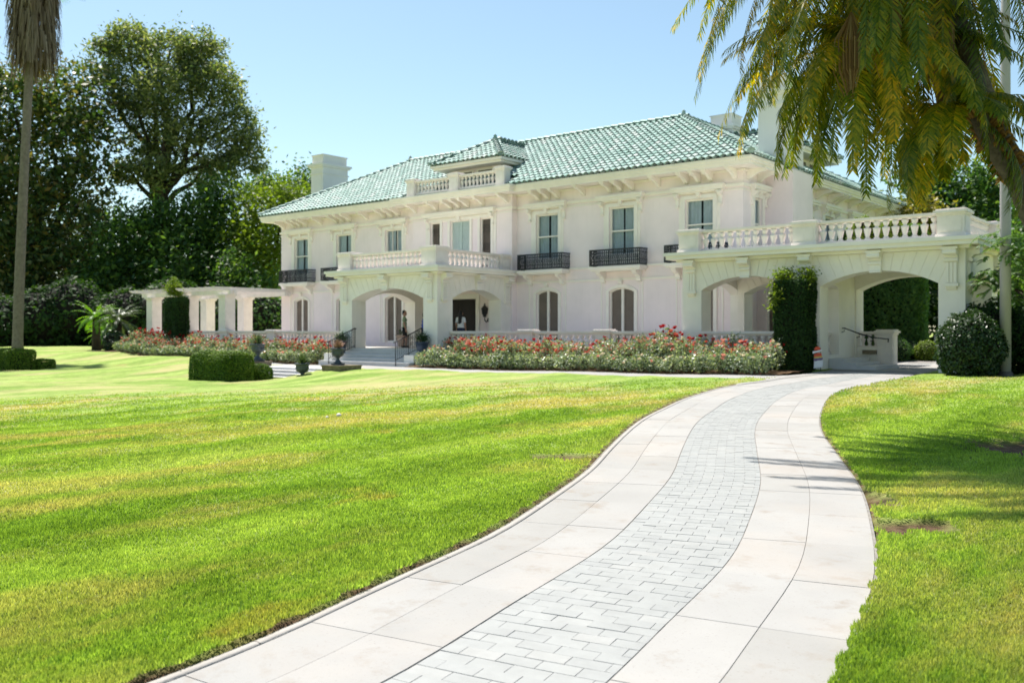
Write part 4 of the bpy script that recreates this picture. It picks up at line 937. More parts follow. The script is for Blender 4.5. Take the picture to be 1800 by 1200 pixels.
# ------------------------------------------------------------------ foliage tools
def leaf_quads(C, size, aspect=.5, upb=.4, jit=.35, outward=None):
    """C (n,3) leaf centres -> rhombic leaves (n,4,3) in random poses; upb tips the blades towards the sky."""
    n = len(C); nrm = rng.normal(size=(n, 3)); nrm[:, 2] = np.abs(nrm[:, 2])+upb
    if outward is not None: nrm = nrm*.8+outward*1.0
    nrm /= np.linalg.norm(nrm, axis=1)[:, None]
    a = rng.normal(size=(n, 3)); a -= (a*nrm).sum(1)[:, None]*nrm; a /= np.linalg.norm(a, axis=1)[:, None]; b = np.cross(nrm, a)
    s = (size*(1+rng.uniform(-jit, jit, n)))[:, None]; wv = s*aspect
    return np.stack([C-a*s*.5, C+b*wv*.5-nrm*s*.06, C+a*s*.5-nrm*s*.12, C-b*wv*.5-nrm*s*.06], 1)
def clumps(lobes, nclump, per, rad, shell=.55, flat=.7):
    """leaf centres gathered in clumps through ellipsoid lobes (cx,cy,cz,rx,ry,rz)."""
    vol = np.array([(l[3]*l[4]*l[5])**.75 for l in lobes]); cnt = np.maximum(3, (vol/vol.sum()*nclump).astype(int)); out = []; ow = []
    for l, k in zip(lobes, cnt):
        d = rng.normal(size=(k, 3)); d /= np.linalg.norm(d, axis=1)[:, None]; r = (shell+(1-shell)*rng.random(k)**.6)[:, None]
        c = np.array(l[:3])+d*r*np.array(l[3:])
        q = rng.normal(size=(k, per, 3))*rad*(.6+.8*rng.random((k, 1, 1)))*np.array([1, 1, flat]); out.append((c[:, None]+q).reshape(-1, 3)); ow.append(np.repeat(d, per, 0))
    return np.concatenate(out), np.concatenate(ow)
def limb(mb, a, b, r0, r1, wob=.06, n=6):
    a, b = Vector(a), Vector(b); L_ = (b-a).length; pts = []
    for k in range(n+1):
        t = k/n; p = a.lerp(b, t); o = math.sin(t*math.pi)*L_*wob; p += Vector((random.uniform(-o, o), random.uniform(-o, o), math.sin(t*math.pi)*L_*wob)); pts.append(p)
    mb.tube(pts, [r0+(r1-r0)*k/n for k in range(n+1)], 7)
def tree(name, label, lat, dep, lobes, nclump, per, rad, leaf, mat, trunk=(.35, .2), fork=.4, group=None, cat='tree', aspect=.5, shell=.5, bark='bark', trunkpts=None, upb=.4):
    """lobes in local metres (right, away, up) from the base; trunk with a limb to each lobe."""
    x, y = W(lat, dep); z = Z(x, y)-.05; o = empty(name, (x, y, z)); tag(o, label, cat, group)
    def loc(p): v = p[0]*RV+p[1]*FV; return (v[0], v[1], p[2])
    LB = [(*loc(l[:3]), *l[3:]) for l in lobes]; top = max(l[2] for l in LB); fz = top*fork
    mb = MB(); bx = np.mean([l[0] for l in LB])*.3; by = np.mean([l[1] for l in LB])*.3
    mb.tube([(0, 0, 0), (0, 0, .25), (bx*.3, by*.3, fz*.5), (bx, by, fz)], [trunk[0]*1.5, trunk[0]*1.08, trunk[0]*.95, trunk[0]*.8], 9)
    for l in LB: limb(mb, (bx, by, fz*random.uniform(.75, 1)), (l[0], l[1], l[2]+l[5]*.2), trunk[0]*.5, trunk[1]*.25)
    mb.build('trunk', M[bark], o)
    C, ow = clumps(LB, nclump, per, rad, shell); C[:, 2] = np.maximum(C[:, 2], .1)
    link('crown', quads_mesh('crown', leaf_quads(C, leaf, aspect, upb, .4), M[mat]), o)
    return o
def hedge(name, label, blocks, mat, leaf=.05, dens=900, cat='hedge', group=None, rot=0, loc=(0, 0, 0), round_=.12, tuft=None):
    """clipped hedge: rounded leafy blocks (x0,x1,y0,y1,z0,z1) over a dark core."""
    o = empty(name, loc, rot); tag(o, label, cat, group)
    core = MB(); V = []; OW = []
    for x0, x1, y0, y1, z0, z1 in blocks:
        g = .05+round_*.45; core.box(x0+g, x1-g, y0+g, y1-g, z0, z1-g)
        dx, dy, dz = x1-x0, y1-y0, z1-z0
        faces = [(dx*dz, 0), (dx*dz, 1), (dy*dz, 2), (dy*dz, 3), (dx*dy, 4)]
        for ar, f in faces:
            n = int(ar*dens); u, v = rng.random(n), rng.random(n); w0 = np.zeros(n)
            P = {0: (x0+u*dx, y0+w0, z0+v*dz), 1: (x0+u*dx, y1+w0, z0+v*dz), 2: (x0+w0, y0+u*dy, z0+v*dz), 3: (x1+w0, y0+u*dy, z0+v*dz), 4: (x0+u*dx, y0+v*dy, z1+w0)}[f]
            P = np.stack(P, 1); nd = np.array({0: (0, -1, 0), 1: (0, 1, 0), 2: (-1, 0, 0), 3: (1, 0, 0), 4: (0, 0, 1)}[f], float)
            c = np.array([(x0+x1)/2, (y0+y1)/2, 0]); h = np.array([dx/2, dy/2, 1])
            q = np.abs(P-c)/h; ex = np.maximum(q[:, 0]-(1-round_/h[0]), 0)*h[0]; ey = np.maximum(q[:, 1]-(1-round_/h[1]), 0)*h[1]; ez = np.maximum(P[:, 2]-(z1-round_), 0)
            over = np.sqrt(ex**2+ey**2+ez**2); sh = np.maximum(over-round_, 0)[:, None]
            dirv = np.stack([np.sign(P[:, 0]-c[0])*ex, np.sign(P[:, 1]-c[1])*ey, ez], 1); dl = np.linalg.norm(dirv, axis=1)[:, None]; dirv = np.where(dl > 1e-6, dirv/np.maximum(dl, 1e-6), 0)
            P = P-dirv*sh+rng.normal(size=(n, 3))*.018 + nd*(.025*np.sin(P[:, :1]*5+P[:, 2:]*4)+.02*np.sin(P[:, 1:2]*7+1))
            V.append(P); OW.append(np.tile(nd, (n, 1)))
    core.build('core', M['dark'], o)
    link('foliage', quads_mesh('foliage', leaf_quads(np.concatenate(V), leaf, .6, .1, .4, np.concatenate(OW)), M[mat]), o)
    if tuft is not None:
        C, ow = clumps(tuft, 40, 60, .12, .3); link('new_growth', quads_mesh('new_growth', leaf_quads(C, .10, .45, .3), M['lf_lime']), o)
    return o

# ------------------------------------------------------------------ hedges and shrubs
hz = Z(-.8, -12.4)
hedge('clipped_hedge', 'clipped box hedge with a low step on the lawn in front of the stairs', [(-2.3, .35, -13.0, -11.75, hz-.1, hz+1.05), (-.35, .40, -11.74, -10.95, hz-.1, hz+.58)], 'lf_hedge', .05, 2600, group='stepped box hedges on the lawn', round_=.34)
x_, y_ = -15.3, -14.0; hz = Z(x_, y_)
hedge('clipped_hedge', 'clipped box hedge with a low step at the left edge near the tall palm', [(x_-2.6, x_, y_, y_+1.3, hz-.1, hz+1.0), (x_-.6, x_+.05, y_+1.31, y_+2.2, hz-.1, hz+.55)], 'lf_hedge', .055, 1600, group='stepped box hedges on the lawn', round_=.22)
hedge('vine_column', 'tall clipped dark green column of vine against the carriage porch pier', [(17.2, 18.25, -5.0, -4.12, .2, 3.15)], 'lf_ivy', .07, 1500, cat='topiary', round_=.1, tuft=[(17.45, -4.6, 3.25, .22, .3, .25), (18.05, -4.5, 3.2, .2, .3, .3), (17.3, -5.0, 2.6, .15, .1, .4)])
hedge('cypress_column', 'tall clipped green column between the two end piers of the pergola', [(-17.65, -16.15, -5.05, -4.28, .3, 3.4)], 'lf_ivy', .08, 900, cat='topiary', round_=.25, tuft=[(-16.95, -4.75, 3.85, .42, .3, .6)])
def shrub(name, label, x, y, r, h, mat, leaf=.07, n=9000, z=None, group=None, bumps=.06, cat='shrub'):
    z = Z(x, y) if z is None else z; o = empty(name, (x, y, z)); tag(o, label, cat, group)
    d = rng.normal(size=(n, 3)); d /= np.linalg.norm(d, axis=1)[:, None];     rr = 1+bumps*np.sin(d[:, 0]*9+d[:, 2]*7)+bumps*np.sin(d[:, 1]*11-d[:, 2]*5+1)+rng.normal(0, .035, n)
    C = d*rr[:, None]*np.array([r, r, h*.52])+np.array([0, 0, h*.47]); C[:, 2] = np.maximum(C[:, 2], .03)
    link('foliage', quads_mesh('foliage', leaf_quads(C, leaf, .55, .1, .4, d), M[mat]), o)
    mb = MB(); mb.lathe([(r*.25, 0), (r*.6, h*.12), (r*.84, h*.33), (r*.86, h*.55), (r*.55, h*.84), (r*.1, h*.93)], 12); mb.build('core', M['dark'], o); return o
shrub('round_shrub', 'big rounded glossy shrub in front of the right porch pier', *W(12.05, 24.2), .8, 1.7, 'lf_glossy', .075, 12000, bumps=.05)
shrub('dark_shrub', 'taller dark shrub between the rounded shrub and the pole', *W(13.3, 25.6), 1.0, 2.0, 'lf_ivy', .09, 9000)
shrub('dark_shrub', 'dark leafy shrub at the right edge behind the pole', *W(14.5, 24.8), 1.25, 2.1, 'lf_ivy', .09, 9000)
shrub('low_shrub', 'low rounded green shrub seen through the drive arch beside the basin', 17.7, 5.2, .7, .95, 'lf_mid', .06, 5000, .4)
shrub('low_shrub', 'low dark shrub at the foot of the green wall beyond the arch', 17.6, 6.7, .7, .9, 'lf_ivy', .06, 5000, .4)
shrub('low_shrub', 'small bright green shrub beside the railing beyond the drive arch', 18.7, 6.2, .45, .8, 'lf_lime', .06, 4000, .4)
shrub('dark_shrub', 'tall dark shrub in the gap behind the loggia arches', 15.4, 4.2, 1.0, 4.2, 'lf_ivy', .14, 6000, .4)
shrub('potted_shrub', 'bright green shrub on the carriage porch roof, left one', 18.6, -.9, .5, 1.15, 'lf_lime', .07, 4000, CZ1, 'shrubs on the carriage porch roof')
shrub('potted_shrub', 'bright green shrub on the carriage porch roof, right one', 19.5, -.9, .42, 1.0, 'lf_lime', .07, 3500, CZ1, 'shrubs on the carriage porch roof')
shrub('flowering_shrub', 'pale flowering shrub behind the pergola piers', -13.0, 4.0, 2.0, 1.9, 'lf_rose', .12, 6000, .6)
hedge('green_wall', 'tall leafy green hedge wall beyond the drive arch', [(14.6, 18.1, 7.6, 9.0, .2, 6.0)], 'lf_fern', .15, 520, round_=.5)
hedge('green_wall', 'dark tall hedge behind the loggia at the back of the drive', [(22.6, 33, 10.0, 11.2, .2, 5.0)], 'lf_ivy', .18, 300, round_=.5)

# ------------------------------------------------------------------ roses
def rose_mesh(seed, h, r):
    g = np.random.default_rng(seed); nl = 620
    d = g.normal(size=(nl, 3)); d /= np.linalg.norm(d, axis=1)[:, None]; C = d*np.array([r, r, h*.5])*(.45+.6*g.random((nl, 1)))+np.array([0, 0, h*.52]); C[:, 2] = np.clip(C[:, 2], .04, None)
    canes = MB()
    for k in range(7):
        a = g.random()*6.28; e = (math.cos(a)*r*.6, math.sin(a)*r*.6, h*(.8+.3*g.random())); canes.tube([(0, 0, 0), (e[0]*.5, e[1]*.5, h*.45), e], [.012, .009, .005], 4)
        k_ = g.normal(size=(10, 3))*.06+np.array(e)-np.array([0, 0, .08]); C = np.concatenate([C, k_])
    return quads_mesh('foliage', leaf_quads(C, .075, .62, .35, .4), M['lf_rose']), canes.mesh('canes', M['bark'])
def bloom_mesh(mat):
    mb = MB()
    for rr, hh, n in ((.055, .03, 6), (.036, .045, 5), (.016, .05, 4)):
        for k in range(n):
            a0, a1 = 2*math.pi*k/n+rr*40, 2*math.pi*(k+1.15)/n+rr*40; am = (a0+a1)/2
            mb.poly([(0, 0, -.02), (rr*.8*math.cos(a0), rr*.8*math.sin(a0), hh*.5), (rr*1.05*math.cos(am), rr*1.05*math.sin(am), hh), (rr*.8*math.cos(a1), rr*.8*math.sin(a1), hh*.5)])
    return mb.mesh('bloom', mat)
RM = [rose_mesh(100+k, .86+.05*k, .44) for k in range(4)]
RMlow = [rose_mesh(200+k, .58, .43) for k in range(3)]
BL = {c: bloom_mesh(M['rose_'+c]) for c in ('red', 'coral', 'pink', 'cream')}
def bloom_cluster(n, cols, h, r, seed):
    g = np.random.default_rng(seed); items = []
    for k in range(n):
        a = g.random()*6.28; q = r*math.sqrt(g.random()); z = h*(.80+.32*g.random()-.25*(q/r)**2)
        items.append((Matrix.Translation((q*math.cos(a), q*math.sin(a), z)) @ Matrix.Rotation(g.normal()*.4, 4, 'X') @ Matrix.Rotation(g.normal()*.4, 4, 'Y') @ Matrix.Rotation(g.random()*6, 4, 'Z') @ Matrix.Scale(.8+.7*g.random(), 4), cols[int(g.random()*len(cols))]))
    V = {}
    for m, c in items: V.setdefault(c, []).append(m)
    vs_, fs, mi = [], [], []; mats = list(V)
    for i, c in enumerate(mats):
        me = BL[c]; co = np.empty(len(me.vertices)*3); me.vertices.foreach_get('co', co); co = co.reshape(-1, 3)
        for m in V[c]:
            A = np.array(m); b0 = len(vs_); vs_ += (co@A[:3, :3].T+A[:3, 3]).tolist()
            for p in me.polygons: fs.append([b0+v for v in p.vertices]); mi.append(i)
    me = bpy.data.meshes.new('blooms'); me.from_pydata(vs_, [], fs)
    for c in mats: me.materials.append(M['rose_'+c])
    me.polygons.foreach_set('material_index', mi); return me
RED = [bloom_cluster(16, ['red', 'red', 'red', 'coral'], 1.02, .40, s) for s in range(3)]
COR = [bloom_cluster(26, ['coral', 'coral', 'pink', 'pink', 'red'], .88, .44, 10+s) for s in range(4)]
PNK = [bloom_cluster(11, ['pink', 'cream', 'coral'], .86, .42, 20+s) for s in range(3)]
CRM = [bloom_cluster(5, ['cream', 'cream', 'pink'], .58, .42, 30+s) for s in range(3)]
def rose(x, y, kind, label, group, sc_=1.0):
    o = empty('rose_bush', (x, y, Z(x, y)+.04), random.random()*6.28); o.scale = (sc_*random.uniform(.8, 1.15),)*2+(sc_*random.uniform(.78, 1.18),); tag(o, label, 'rose bush', group)
    fm, cm = random.choice(RMlow if kind == 'low' else RM); link('foliage', fm, o); link('canes', cm, o)
    tag(link('blooms', random.choice({'red': RED, 'coral': COR, 'pink': PNK, 'low': CRM}[kind]), o), kind='stuff')
    return o
for x0, x1, y0, side in ((4.0, 17.9, -4.95, 'right'), (-20.3, -3.5, -4.9, 'left')):
    for r, (yy, dens) in enumerate(((y0, .78), (y0-.68, .72), (y0-1.3, .66), (y0-1.85, .6))):
        if side == 'left' and r == 3: continue
        x = x0+random.random()*.3
        while x < x1:
            if side == 'right': kind = {0: 'red' if x < 15 else 'coral', 1: 'coral', 2: random.choice(['coral', 'pink', 'pink']), 3: 'low'}[r]
            else: kind = {0: 'red', 1: random.choice(['coral', 'coral', 'pink']), 2: 'low'}[r]
            if side == 'right' and x > 12 and kind == 'coral' and random.random() < .45: kind = 'pink'
            lab = {'red': 'tall dark red rose bush at the back of %s bed', 'coral': 'coral rose bush in the %s bed', 'pink': 'grey green rose bush with few pink blooms, %s bed', 'low': 'low cream rose bush in front of %s bed'}[kind] % side
            zone = ['near the entrance steps', 'before the first arched window', 'before the second arched window', 'near the vine column'][0 if x < 6.6 else 1 if x < 10.2 else 2 if x < 13.6 else 3] if side == 'right' else ['by the pergola end pier', 'by the middle pergola pier', 'before the left windows', 'near the entrance steps'][0 if x < -16.5 else 1 if x < -12.5 else 2 if x < -7.5 else 3]
            lab = lab.replace('in the back row of the', 'at the back of the')+' '+zone
            rose(x+random.uniform(-.1, .1), yy+random.uniform(-.12, .12), kind, lab, '%s roses in the %s bed' % (kind, side), 1.0 if side == 'right' else 1.0)
            x += dens*random.uniform(.85, 1.15)
for x, y, s_ in ((6.2, -5.3, 1.15), (13.1, -5.1, 1.25), (-4.3, -5.1, 1.1), (13.6, -5.25, 1.15)): rose(x, y, 'red', 'extra tall rose bush with dark red blooms rising above the balustrade rail', 'tallest red roses', s_)
# ------------------------------------------------------------------ urns, pots, plinths
def agave_tuft(parent, z, r, n, mat, name='plant'):
    V = []
    for k in range(n):
        a = rng.random()*6.28; e = rng.uniform(.5, 1.45); d = np.array([math.cos(a)*math.cos(e), math.sin(a)*math.cos(e), math.sin(e)]); s_ = np.cross(d, [0, 0, 1.]); s_ /= np.linalg.norm(s_)+1e-6; L_ = r*rng.uniform(.7, 1.1); w_ = .012+.01*rng.random(); b = np.array([0, 0, z])+d*.03
        V.append([b-s_*w_, b+s_*w_, b+d*L_+s_*w_*.3, b+d*L_-s_*w_*.3])
    return link(name, quads_mesh(name, np.array(V), mat), parent)
def urn(x, y, z, label, plant, sc_=1.0):
    o = empty('garden_urn', (x, y, z)); tag(o, label, 'urn', 'urns beside the lawn steps'); o.scale = (sc_,)*3
    mb = MB(); mb.box(-.17, .17, -.17, .17, 0, .06); mb.lathe([(.15, .06), (.13, .10), (.06, .17), (.05, .22), (.10, .27)], 14); mb.build('foot', M['urn'], o)
    mb = MB(); mb.lathe([(.10, .27), (.20, .33), (.225, .43), (.21, .50), (.23, .53), (.27, .55), (.27, .58), (.22, .585), (.20, .55)], 16); mb.build('bowl', M['urn'], o)
    for sx in (-1, 1):
        mb = MB(); mb.tube([(sx*.20, 0, .38), (sx*.29, 0, .42), (sx*.33, 0, .50), (sx*.31, 0, .57), (sx*.26, 0, .58)], .017, 6); mb.build('handle', M['urn'], o)
    if plant == 'dry': agave_tuft(o, .52, .34, 170, M['straw'])
    else: agave_tuft(o, .50, .38, 150, M['lf_cycad2'])
    return o
def plinth(x, y, z0, w_, h, label):
    mb = MB(); mb.hexa([(x-w_*.92, y-w_*.92, z0), (x+w_*.92, y-w_*.92, z0), (x+w_*.92, y+w_*.92, z0), (x-w_*.92, y+w_*.92, z0)], [(x-w_, y-w_, z0+h), (x+w_, y-w_, z0+h), (x+w_, y+w_, z0+h), (x-w_, y+w_, z0+h)]); mb.box(x-w_*1.03, x+w_*1.03, y-w_*1.03, y+w_*1.03, z0+h+.0005, z0+h+.03)
    tag(mb.build('stone_plinth', M['plinth']), label, 'plinth', 'plinths of the urns')
plinth(2.7, -9.75, .05, .52, .26, 'wide low brown stone plinth under the urn with dry plant'); urn(2.55, -9.8, .345, 'dark urn with a dry brown plant on the wide stone plinth', 'dry', 1.05)
plinth(-2.75, -9.5, .05, .4, .28, 'stone plinth under the far urn behind the hedge'); urn(-2.75, -9.5, .365, 'dark urn with green plant half hidden behind the clipped hedge', 'green', 1.2)
urn(2.15, -11.1, -.2, 'dark urn with grey green plant on the side of the lawn steps', 'green', 1.08)
# lawn steps
ls = empty('lawn_steps'); tag(ls, 'pale stone steps from the path down to the lower lawn', 'steps')
mb = MB(); mb.box(-2.6, 2.3, -9.7, -8.3, -.2, .165); mb.build('landing', M['step'], ls)
for k in range(4): mb = MB(); mb.box(-2.6, 2.0, -9.7-.36*(k+1), -9.7-.36*k+.02, -.6, .165-.105*(k+1)); mb.box(-2.6, 2.0, -9.72-.36*(k+1), -9.7-.36*k-.0, .165-.105*(k+1)+.0005, .165-.105*(k+1)+.02); mb.build('step', M['step'], ls)
for sx, xx in ((-1, -2.6), (1, 2.0)):
    mb = MB(); x0, x1 = (xx-.35, xx) if sx < 0 else (xx, xx+.4); mb.prism([(-9.6, -.5), (-9.6, .185), (-11.3, -.2), (-11.45, -.2), (-11.45, -.6)], lambda q: (x0, q[0], q[1]), lambda q: (x1, q[0], q[1])); mb.build('stringer', M['step'], ls)
def pot(x, y, z, r, h, mat, label, plantmat, n=900, pr=.3, group=None):
    o = empty('planter', (x, y, z)); tag(o, label, 'planter', group)
    mb = MB(); mb.lathe([(r*.62, 0), (r*.66, .03), (r*.85, h*.6), (r*.95, h*.9), (r*1.08, h*.91), (r*1.1, h), (r*.95, h), (r*.9, h*.9)], 14); mb.build('pot', mat, o)
    C = rng.normal(size=(n, 3))*np.array([pr*.45, pr*.45, pr*.38])+np.array([0, 0, h+pr*.5]); link('plant', quads_mesh('plant', leaf_quads(C, .07, .4, .2), plantmat), o)
pot(-2.5, -5.35, .62, .27, .52, M['bluepot'], 'dark blue planter with round shrub left of the entrance steps', M['lf_ivy'], group='blue planters by the entrance')
pot(2.48, -5.35, .62, .27, .52, M['bluepot'], 'dark blue planter with round shrub right of the entrance steps', M['lf_ivy'], group='blue planters by the entrance')
pot(-3.85+.9, -1.2, FZ, .30, .55, M['terracotta'], 'pale terracotta pot against the wall inside the porch', M['lf_ivy'], 300, .25)

# ------------------------------------------------------------------ people
def person(name, label, x, y, z, rz, height, caps, mats, hair=None):
    """caps: (p0, p1, r0, r1, part); fused into one skin by a voxel remesh, then coloured by the nearest limb."""
    V = []; F = []
    def cap(p0, p1, r0, r1):
        p0, p1 = np.array(p0, float), np.array(p1, float); d = p1-p0; L_ = np.linalg.norm(d); d = d/L_ if L_ > 1e-6 else np.array([0, 0, 1.]); a = np.cross(d, [0.31, .77, .55]); a /= np.linalg.norm(a); b = np.cross(d, a); seg = 10
        rings = [(p0-d*r0*math.cos(t), r0*math.sin(t)) for t in (.15, .6, 1.1)]+[(p0, r0), (p1, r1)]+[(p1+d*r1*math.cos(t), r1*math.sin(t)) for t in (1.1, .6, .15)]; n = len(V)
        for c, r in rings:
            for i in range(seg): V.append(tuple(c+(a*math.cos(2*math.pi*i/seg)+b*math.sin(2*math.pi*i/seg))*r))
        for k in range(len(rings)-1):
            for i in range(seg): j = (i+1) % seg; F.append([n+k*seg+i, n+k*seg+j, n+(k+1)*seg+j, n+(k+1)*seg+i])
        F.append([n+i for i in range(seg)][::-1]); F.append([n+(len(rings)-1)*seg+i for i in range(seg)])
    for c in caps: cap(*c[:4])
    me = bpy.data.meshes.new('body_draft'); me.from_pydata(V, [], F); bm = bmesh.new(); bm.from_mesh(me); bmesh.ops.recalc_face_normals(bm, faces=bm.faces); bm.to_mesh(me); bm.free()
    t = bpy.data.objects.new('body_draft', me); COL.objects.link(t); m = t.modifiers.new('r', 'REMESH'); m.mode = 'VOXEL'; m.voxel_size = .011; m2 = t.modifiers.new('s', 'SMOOTH'); m2.factor = .5; m2.iterations = 2
    dg = bpy.context.evaluated_depsgraph_get(); out = bpy.data.meshes.new_from_object(t.evaluated_get(dg)); bpy.data.objects.remove(t); bpy.data.meshes.remove(me)
    names = list(mats); out.materials.clear()
    for k in names: out.materials.append(mats[k])
    cen = np.empty(len(out.polygons)*3); out.polygons.foreach_get('center', cen); cen = cen.reshape(-1, 3); best = np.full(len(cen), 1e9); idx = np.zeros(len(cen), int)
    for p0, p1, r0, r1, part in caps:
        p0, p1 = np.array(p0, float), np.array(p1, float); d = p1-p0; tt = np.clip(((cen-p0)@d)/max(d@d, 1e-9), 0, 1); dist = np.linalg.norm(cen-(p0+tt[:, None]*d), axis=1)-(r0+(r1-r0)*tt); u = dist < best; best[u] = dist[u]; idx[u] = names.index(part)
    out.polygons.foreach_set('material_index', idx.astype(np.int32)); out.polygons.foreach_set('use_smooth', np.ones(len(cen), bool)); out.name = name
    o = link(name, out); o.location = (x, y, z); o.rotation_euler = (0, 0, rz); s_ = height/1.75; o.scale = (s_,)*3; tag(o, label, 'person'); return o
def figure(top='top', legs='legs', shorts=True, armL=None, armR=None, stride=.06, hairlong=False, lean=0.0, sleeve=.5):
    """standing adult, 1.75 m, facing -Y; limb ends can be re-posed."""
    hipx, shx = .095, .175; C = []; ly = -lean
    C += [((0, ly, 1.60), (0, ly-.008, 1.66), .088, .092, 'skin'), ((0, ly-.03, 1.55), (0, ly-.055, 1.535), .055, .04, 'skin'), ((0, ly-.098, 1.605), (0, ly-.112, 1.585), .012, .016, 'skin')]
    for s_ in (-1, 1): C += [((s_*.036, ly-.086, 1.63), (s_*.036, ly-.088, 1.63), .013, .013, 'hair'), ((s_*.092, ly+.005, 1.60), (s_*.094, ly+.012, 1.63), .018, .02, 'skin')]
    C += [((-.02, ly-.086, 1.555), (.02, ly-.086, 1.555), .011, .011, 'skin'), ((0, ly+.012, 1.52), (0, ly*.8+.02, 1.42), .052, .058, 'skin')]
    C += [((0, ly+.02, 1.665), (0, ly+.03, 1.69), .095, .085, 'hair'), ((0, ly+.045, 1.62), (0, ly+.05, 1.58), .08, .06, 'hair')]
    if hairlong: C += [((-.03, ly+.075, 1.62), (-.05, ly+.13, 1.22), .075, .045, 'hair'), ((.03, ly+.075, 1.62), (.04, ly+.13, 1.18), .075, .045, 'hair'), ((0, ly+.08, 1.5), (0, ly+.14, 1.2), .08, .05, 'hair')]
    C += [((-shx+.03, ly*.7+.015, 1.40), (shx-.03, ly*.7+.015, 1.40), .075, .075, top), ((-.07, ly*.5, 1.30), (.07, ly*.5, 1.30), .12, .12, top), ((-.06, 0, 1.12), (.06, 0, 1.12), .115, .115, top), ((-.065, 0, .98), (.065, 0, .98), .118, .118, top), ((-.07, .01, .92), (.07, .01, .92), .115, .115, legs)]
    for s_, arm in ((-1, armL), (1, armR)):
        sh = np.array([s_*shx, ly*.7+.015, 1.40]); el, wr = arm if arm else ((s_*.235, .04, 1.12), (s_*.235, -.05, .87)); el, wr = np.array(el, float), np.array(wr, float)
        m_ = sh+(el-sh)*.62; C += [(sh, m_, .062, .055, top), (m_, el, .046, .040, 'skin'), (el, wr, .040, .028, 'skin')]
        d = (wr-el)/np.linalg.norm(wr-el); side = np.cross(d, [1., 0, 0]); side /= np.linalg.norm(side); pal = wr+d*.075; C += [(wr+d*.01, pal, .028, .030, 'skin'), (wr+d*.03+side*.015, pal+side*.02, .022, .022, 'skin')]
        nrm = np.cross(d, side)
        for k, L_ in enumerate((.065, .078, .072, .055)):
            b0 = pal+side*(-.033+.022*k); kn = b0+d*L_*.6; tp = kn+d*L_*.45+nrm*s_*-.02; C += [(b0, kn, .0095, .009, 'skin'), (kn, tp, .009, .0075, 'skin')]
        th = wr+d*.035-side*.03; C += [(th, th+d*.035-side*.022, .011, .010, 'skin'), (th+d*.035-side*.022, th+d*.065-side*.018, .010, .008, 'skin')]
    for s_ in (-1, 1):
        hp = np.array([s_*hipx, .01, .90]); fy = s_*stride; kn = np.array([s_*.10, fy*.6-.02, .50]); an = np.array([s_*.10, fy+.02, .085])
        C += [(hp, hp+(kn-hp)*.75, .098, .078, legs), (hp+(kn-hp)*.75, kn, .070 if shorts else .078, .058, 'skin' if shorts else legs), (kn, kn+(an-kn)*.35, .056, .060, 'skin' if shorts else legs), (kn+(an-kn)*.35, an, .058, .040, 'skin' if shorts else legs)]
        C += [((s_*.10, fy+.03, .05), (s_*.11, fy-.13, .04), .048, .042, 'shoe')]
    return C
person('person', 'person in olive green shirt and black shorts standing at the top of the steps', -.95, -3.0, FZ, R_(138), 1.66, figure('top', 'legs', True, stride=.07), {'skin': M['skin'], 'hair': M['hair'], 'top': M['green_cloth'], 'legs': M['black_cloth'], 'shoe': M['shoe']})
person('person', 'person with long black hair and white shirt facing the dark front door', 1.55, -2.0, FZ, R_(198), 1.62, figure('top', 'legs', False, stride=.03, hairlong=True), {'skin': M['skin'], 'hair': M['hair'], 'top': M['white_cloth'], 'legs': M['navy_cloth'], 'shoe': M['shoe']})
person('person', 'person in bright blue shirt half hidden behind the right porch pillar', -.45, -2.3, FZ, R_(128), 1.56, figure('top', 'legs', False, armR=((.22, -.12, 1.12), (.08, -.30, 1.16)), armL=((-.22, -.12, 1.12), (-.06, -.30, 1.20)), stride=.03, lean=.06), {'skin': M['skin'], 'hair': M['hair'], 'top': M['blue_cloth'], 'legs': M['navy_cloth'], 'shoe': M['shoe']})

# ------------------------------------------------------------------ pole, sign, small things
px_, py_ = W(12.85, 24.0); pz = Z(px_, py_)
o = empty('tall_pole', (px_, py_, pz)); tag(o, 'tall plain grey metal pole on the lawn at the right', 'pole')
mb = MB(); mb.tube([(0, 0, 0), (0, 0, 4), (0, 0, 9), (0, 0, 14)], [.135, .132, .115, .09], 18); mb.build('shaft', M['pole'], o)
mb = MB(); mb.lathe([(.21, -.1), (.21, .02), (.19, .06), (.17, .12), (.15, .14), (.14, .145)], 14); mb.build('collar', M['polebase'], o)
o = empty('small_sign', (18.5, -4.72, .36), R_(28)); o.scale = (.8, .8, .8); tag(o, 'small red and white sign board standing at the foot of the vine column', 'sign')
for sx in (-.12, .12): mb = MB(); mb.tube([(sx, 0, 0), (sx, .04, .9)], .012, 6); mb.build('leg', M['iron'], o)
for nm, pts, mt in (('top_panel', [(-.1, .80), (.1, .83), (.11, .90), (.06, .95), (-.05, .94), (-.11, .88)], 'sign_red'), ('white_band', [(-.17, .68), (.0, .73), (.17, .80), (.15, .84), (-.02, .79), (-.17, .77)], 'sign_white'), ('middle_panel', [(-.12, .56), (.16, .60), (.15, .70), (.03, .72), (-.12, .66)], 'sign_red'), ('yellow_band', [(-.12, .50), (.18, .54), (.17, .60), (-.12, .56)], 'sign_yellow'), ('dark_band', [(-.13, .41), (.19, .46), (.19, .535), (-.13, .49)], 'sign_purple'), ('notice_panel', [(-.13, .13), (.18, .18), (.2, .44), (-.12, .40)], 'sign_white')):
    mb = MB(); mb.prism(pts, lambda q: (q[0], -.02+q[1]*.04, q[1]), lambda q: (q[0], -.005+q[1]*.04, q[1])); mb.build(nm, M[mt], o)
